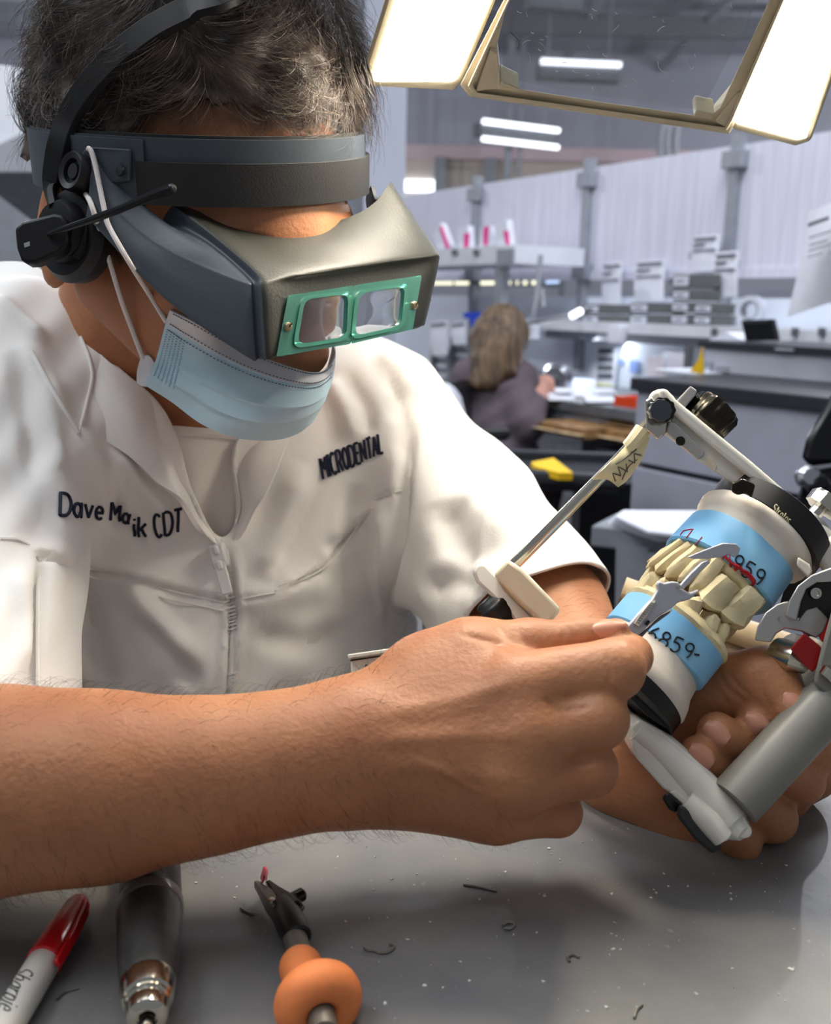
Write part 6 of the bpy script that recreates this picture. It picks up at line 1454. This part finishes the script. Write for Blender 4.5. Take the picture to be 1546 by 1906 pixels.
lettering('lettering', 'Sharpie', bb_, [(62, 1810), (28, 1892), (-4, 1876), (32, 1796)], .00026, mat('grey_script', (70, 68, 70), .6), bar, .00015)
# handpiece
M_hp = mat('gunmetal_coating', (84, 84, 82), .32, metal=.35, var=.12, vscale=90, bump=.08, bscale=300); M_hpd = mat('dark_rear_sleeve', (40, 40, 41), .45)
R0 = .0136
a, d, L = axis_pts((283, 1545), (272, 1955), R0)
tt = lambda y: (lambda p: (p-a) @ d)(onT(283-11*(y-1545)/410, y, float(np.interp(y, [1640, 1790, 1850, 1900], [.0262, .0232, .0205, .0156]))))
hp = thing('dental_handpiece', a*[1, 1, 0]+[0, 0, TZ], 'dark grey rotary handpiece with chrome nose lying under the forearm', 'handpiece')
mesh('rear_sleeve', lathe([(0, .0115), (.002, .0125), (tt(1628), .0129), (tt(1634), .0131)], a, d, 36), M_hpd, hp)
mesh('ring', lathe([(tt(1632), .0130), (tt(1634), .0136), (tt(1646), .0136), (tt(1649), .0131)], a, d, 40), mat('grey_ring', (150, 150, 148), .35, metal=.5), hp)
mesh('body', lathe([(tt(1647), .0130), (tt(1700), .0124), (tt(1750), .0112), (tt(1786), .0101), (tt(1790), .0098)], a, d, 40), M_hp, hp)
mesh('collar', lathe([(tt(1787), .0100), (tt(1795), .0103), (tt(1822), .0090), (tt(1826), .0080), (tt(1834), .0082), (tt(1838), .0074)], a, d, 40), M_chrome, hp)
mesh('nose_cone', lathe([(tt(1836), .0074), (tt(1846), .0078), (tt(1868), .0070), (tt(1878), .0052), (tt(1880), .0036), (tt(1872), .0034), (tt(1871), .0001)], a, d, 36), M_chrome, hp)
mesh('chuck', lathe([(tt(1866), .0030), (tt(1882), .0028), (tt(1884), .0020)], a, d, 20), M_blkc, hp)
mesh('bur', lathe([(tt(1870), .0012), (tt(1892), .0012), (tt(1894), .0020), (tt(1925), .0024), (tt(1935), .0014)], a, d, 16), M_chrome, hp)
# film holder with orange grip
M_orf = mat('orange_silicone', (240, 138, 78), .6, var=.05, vscale=60, bump=.08, bscale=300); M_shaft = mat('grey_steel_shaft', (128, 124, 116), .4, metal=.7)
ft = thing('film_forceps', onT(560, 1780), 'grey locking forceps with orange rubber grip holding a scrap of red film', 'forceps')
U9 = .0085
T_ = lambda x, y, up=U9: onT(x, y, up)
mesh('shaft', tube([T_(538, 1712), T_(556, 1770), T_(574, 1812)], [.0046, .0050, .0054], 20), M_shaft, ft)
mesh('shaft_end', tube([T_(592, 1862), T_(604, 1925)], [.0052, .0052], 20), M_shaft, ft)
mesh('sleeve', lathe([(0, .0050), (.006, .0060), (.016, .0064), (.024, .0058), (.025, .0048)], T_(524, 1684), nrm(T_(552, 1742)-T_(524, 1684)), 24), M_blkn, ft)
jd = nrm(T_(490, 1646)-T_(530, 1692)); js = nrm(np.cross(jd, WZ))
jx = join(loft([np.array([T_(528, 1694)+js*w*sx+WZ*h*sz + jd*t for sx, sz in ((-1, -1), (1, -1), (1, 1), (-1, 1))]) for t, w, h in ((0, .0034, .004), (.008, .0030, .0036), (.017, .0018, .0022), (.024, .0010, .0016))]))
mesh('jaw', (jx[0]+js*-.0018, jx[1]), M_shaft, ft, bevel=.0005)
mesh('jaw', (jx[0]*1+js*.0020-jd*.004+WZ*.001, jx[1]), M_blkc, ft, bevel=.0005)
mesh('hinge_knob', lathe([(-.005, .0022), (-.004, .0030), (.004, .0030), (.005, .0022)], T_(548, 1672, .009), nrm(js*.9+jd*.2), 18), M_blkc, ft)
mesh('latch', tube([T_(520, 1668, .011), T_(548, 1672, .011), T_(560, 1690, .010), T_(552, 1702, .010)], .0016, 10), M_blkc, ft)
mesh('lock_screw', lathe([(0, .0016), (.0012, .0014), (.0013, .0001)], T_(506, 1678, .013), WZ, 14), M_chrome, ft)
rf = mesh('red_film', sheet([[T_(484, 1634, .009), T_(490, 1614, .013), T_(496, 1614, .012)], [T_(486, 1640, .010), T_(493, 1626, .015), T_(499, 1622, .012)], [T_(484, 1646, .009), T_(490, 1640, .012), T_(497, 1638, .009)]], .0006, 4), mat('pink_red_film', (220, 44, 84), .4), ft)
g1 = T_(560, 1806); g2 = T_(592, 1866)
Og = SDF(np.minimum(g1, g2)-.03, np.maximum(g1, g2)+.035, .0011); gd = nrm(T_(600, 1900)-T_(570, 1820))
gx, gy, _ = frame(gd)
Og.cone(T_(560, 1802), T_(572, 1840), .0085, .0078, .002)
for k in range(14):
    a0, a1 = 2*math.pi*k/14, 2*math.pi*(k+1)/14; c = T_(592, 1868)+WZ*.001
    Og.cone(c+gx*math.cos(a0)*.0088+gy*math.sin(a0)*.0080, c+gx*math.cos(a1)*.0088+gy*math.sin(a1)*.0080, .0068, .0068, .003)
Og.cone(T_(560, 1780), T_(610, 1925), .0050, .0050, .001, op='-')
v, F = Og.mesh(3); v[:, 2] = np.maximum(v[:, 2], TZ+.0003)
mesh('orange_grip', (v, F), M_orf, ft, angle=0)
# crumbs, flakes and shavings on the bench
M_flk = mat('plaster_flake', (226, 222, 212), .8); M_shav = mat('metal_shaving', (140, 138, 130), .35, metal=.6)
rg = np.random.default_rng(5); G = []
for k in range(130):
    x, y = (rg.uniform(640, 1540), rg.uniform(1590, 1900)) if k < 80 else (rg.uniform(360, 1250), rg.uniform(1510, 1720))
    p = onT(x, y); r = abs(rg.normal(.0002, .0003))+.00015; n = rg.integers(4, 7); th = np.sort(rg.uniform(0, 6.28, n))
    G.append(prism([p+np.array([math.cos(t)*r*rg.uniform(.6, 1.6), math.sin(t)*r, .0004]) for t in th], (0, 0, -.0004)))
mesh('plaster_crumbs', join(*G), M_flk, smooth=False, kind='stuff', label='scattered white plaster crumbs on the grey bench', cat='debris')
for i, (pts, lab) in enumerate((([(677, 1763), (684, 1768), (696, 1769), (706, 1773), (720, 1772), (730, 1766), (733, 1760), (724, 1756)], 'thin curved dark shaving lying on the bench beside the forceps'),
      ([(862, 1646), (890, 1650), (925, 1658)], 'straight thin fibre on the bench below the wrist'), ([(1060, 1790), (1056, 1782), (1066, 1776), (1078, 1782)], 'small curled shaving on the bench below the articulator'),
      ([(935, 1722), (946, 1716), (957, 1720), (950, 1728), (938, 1727)], 'tiny ring shaving on the bench midway between forceps and articulator'), ([(1180, 1895), (1184, 1880), (1195, 1870)], 'short pale shaving nearest the bench front'),
      ([(105, 1860), (120, 1846), (146, 1838)], 'pale curl of wax beside the marker pen'), ([(448, 1690), (460, 1698), (474, 1702)], 'small pale shaving between handpiece and forceps'))):
    mesh('shaving', tube(smooth_path([onT(x, y, .0007) for x, y in pts], 4), .0006, 6), M_shav, label=lab, cat='debris', group='shavings on the bench')
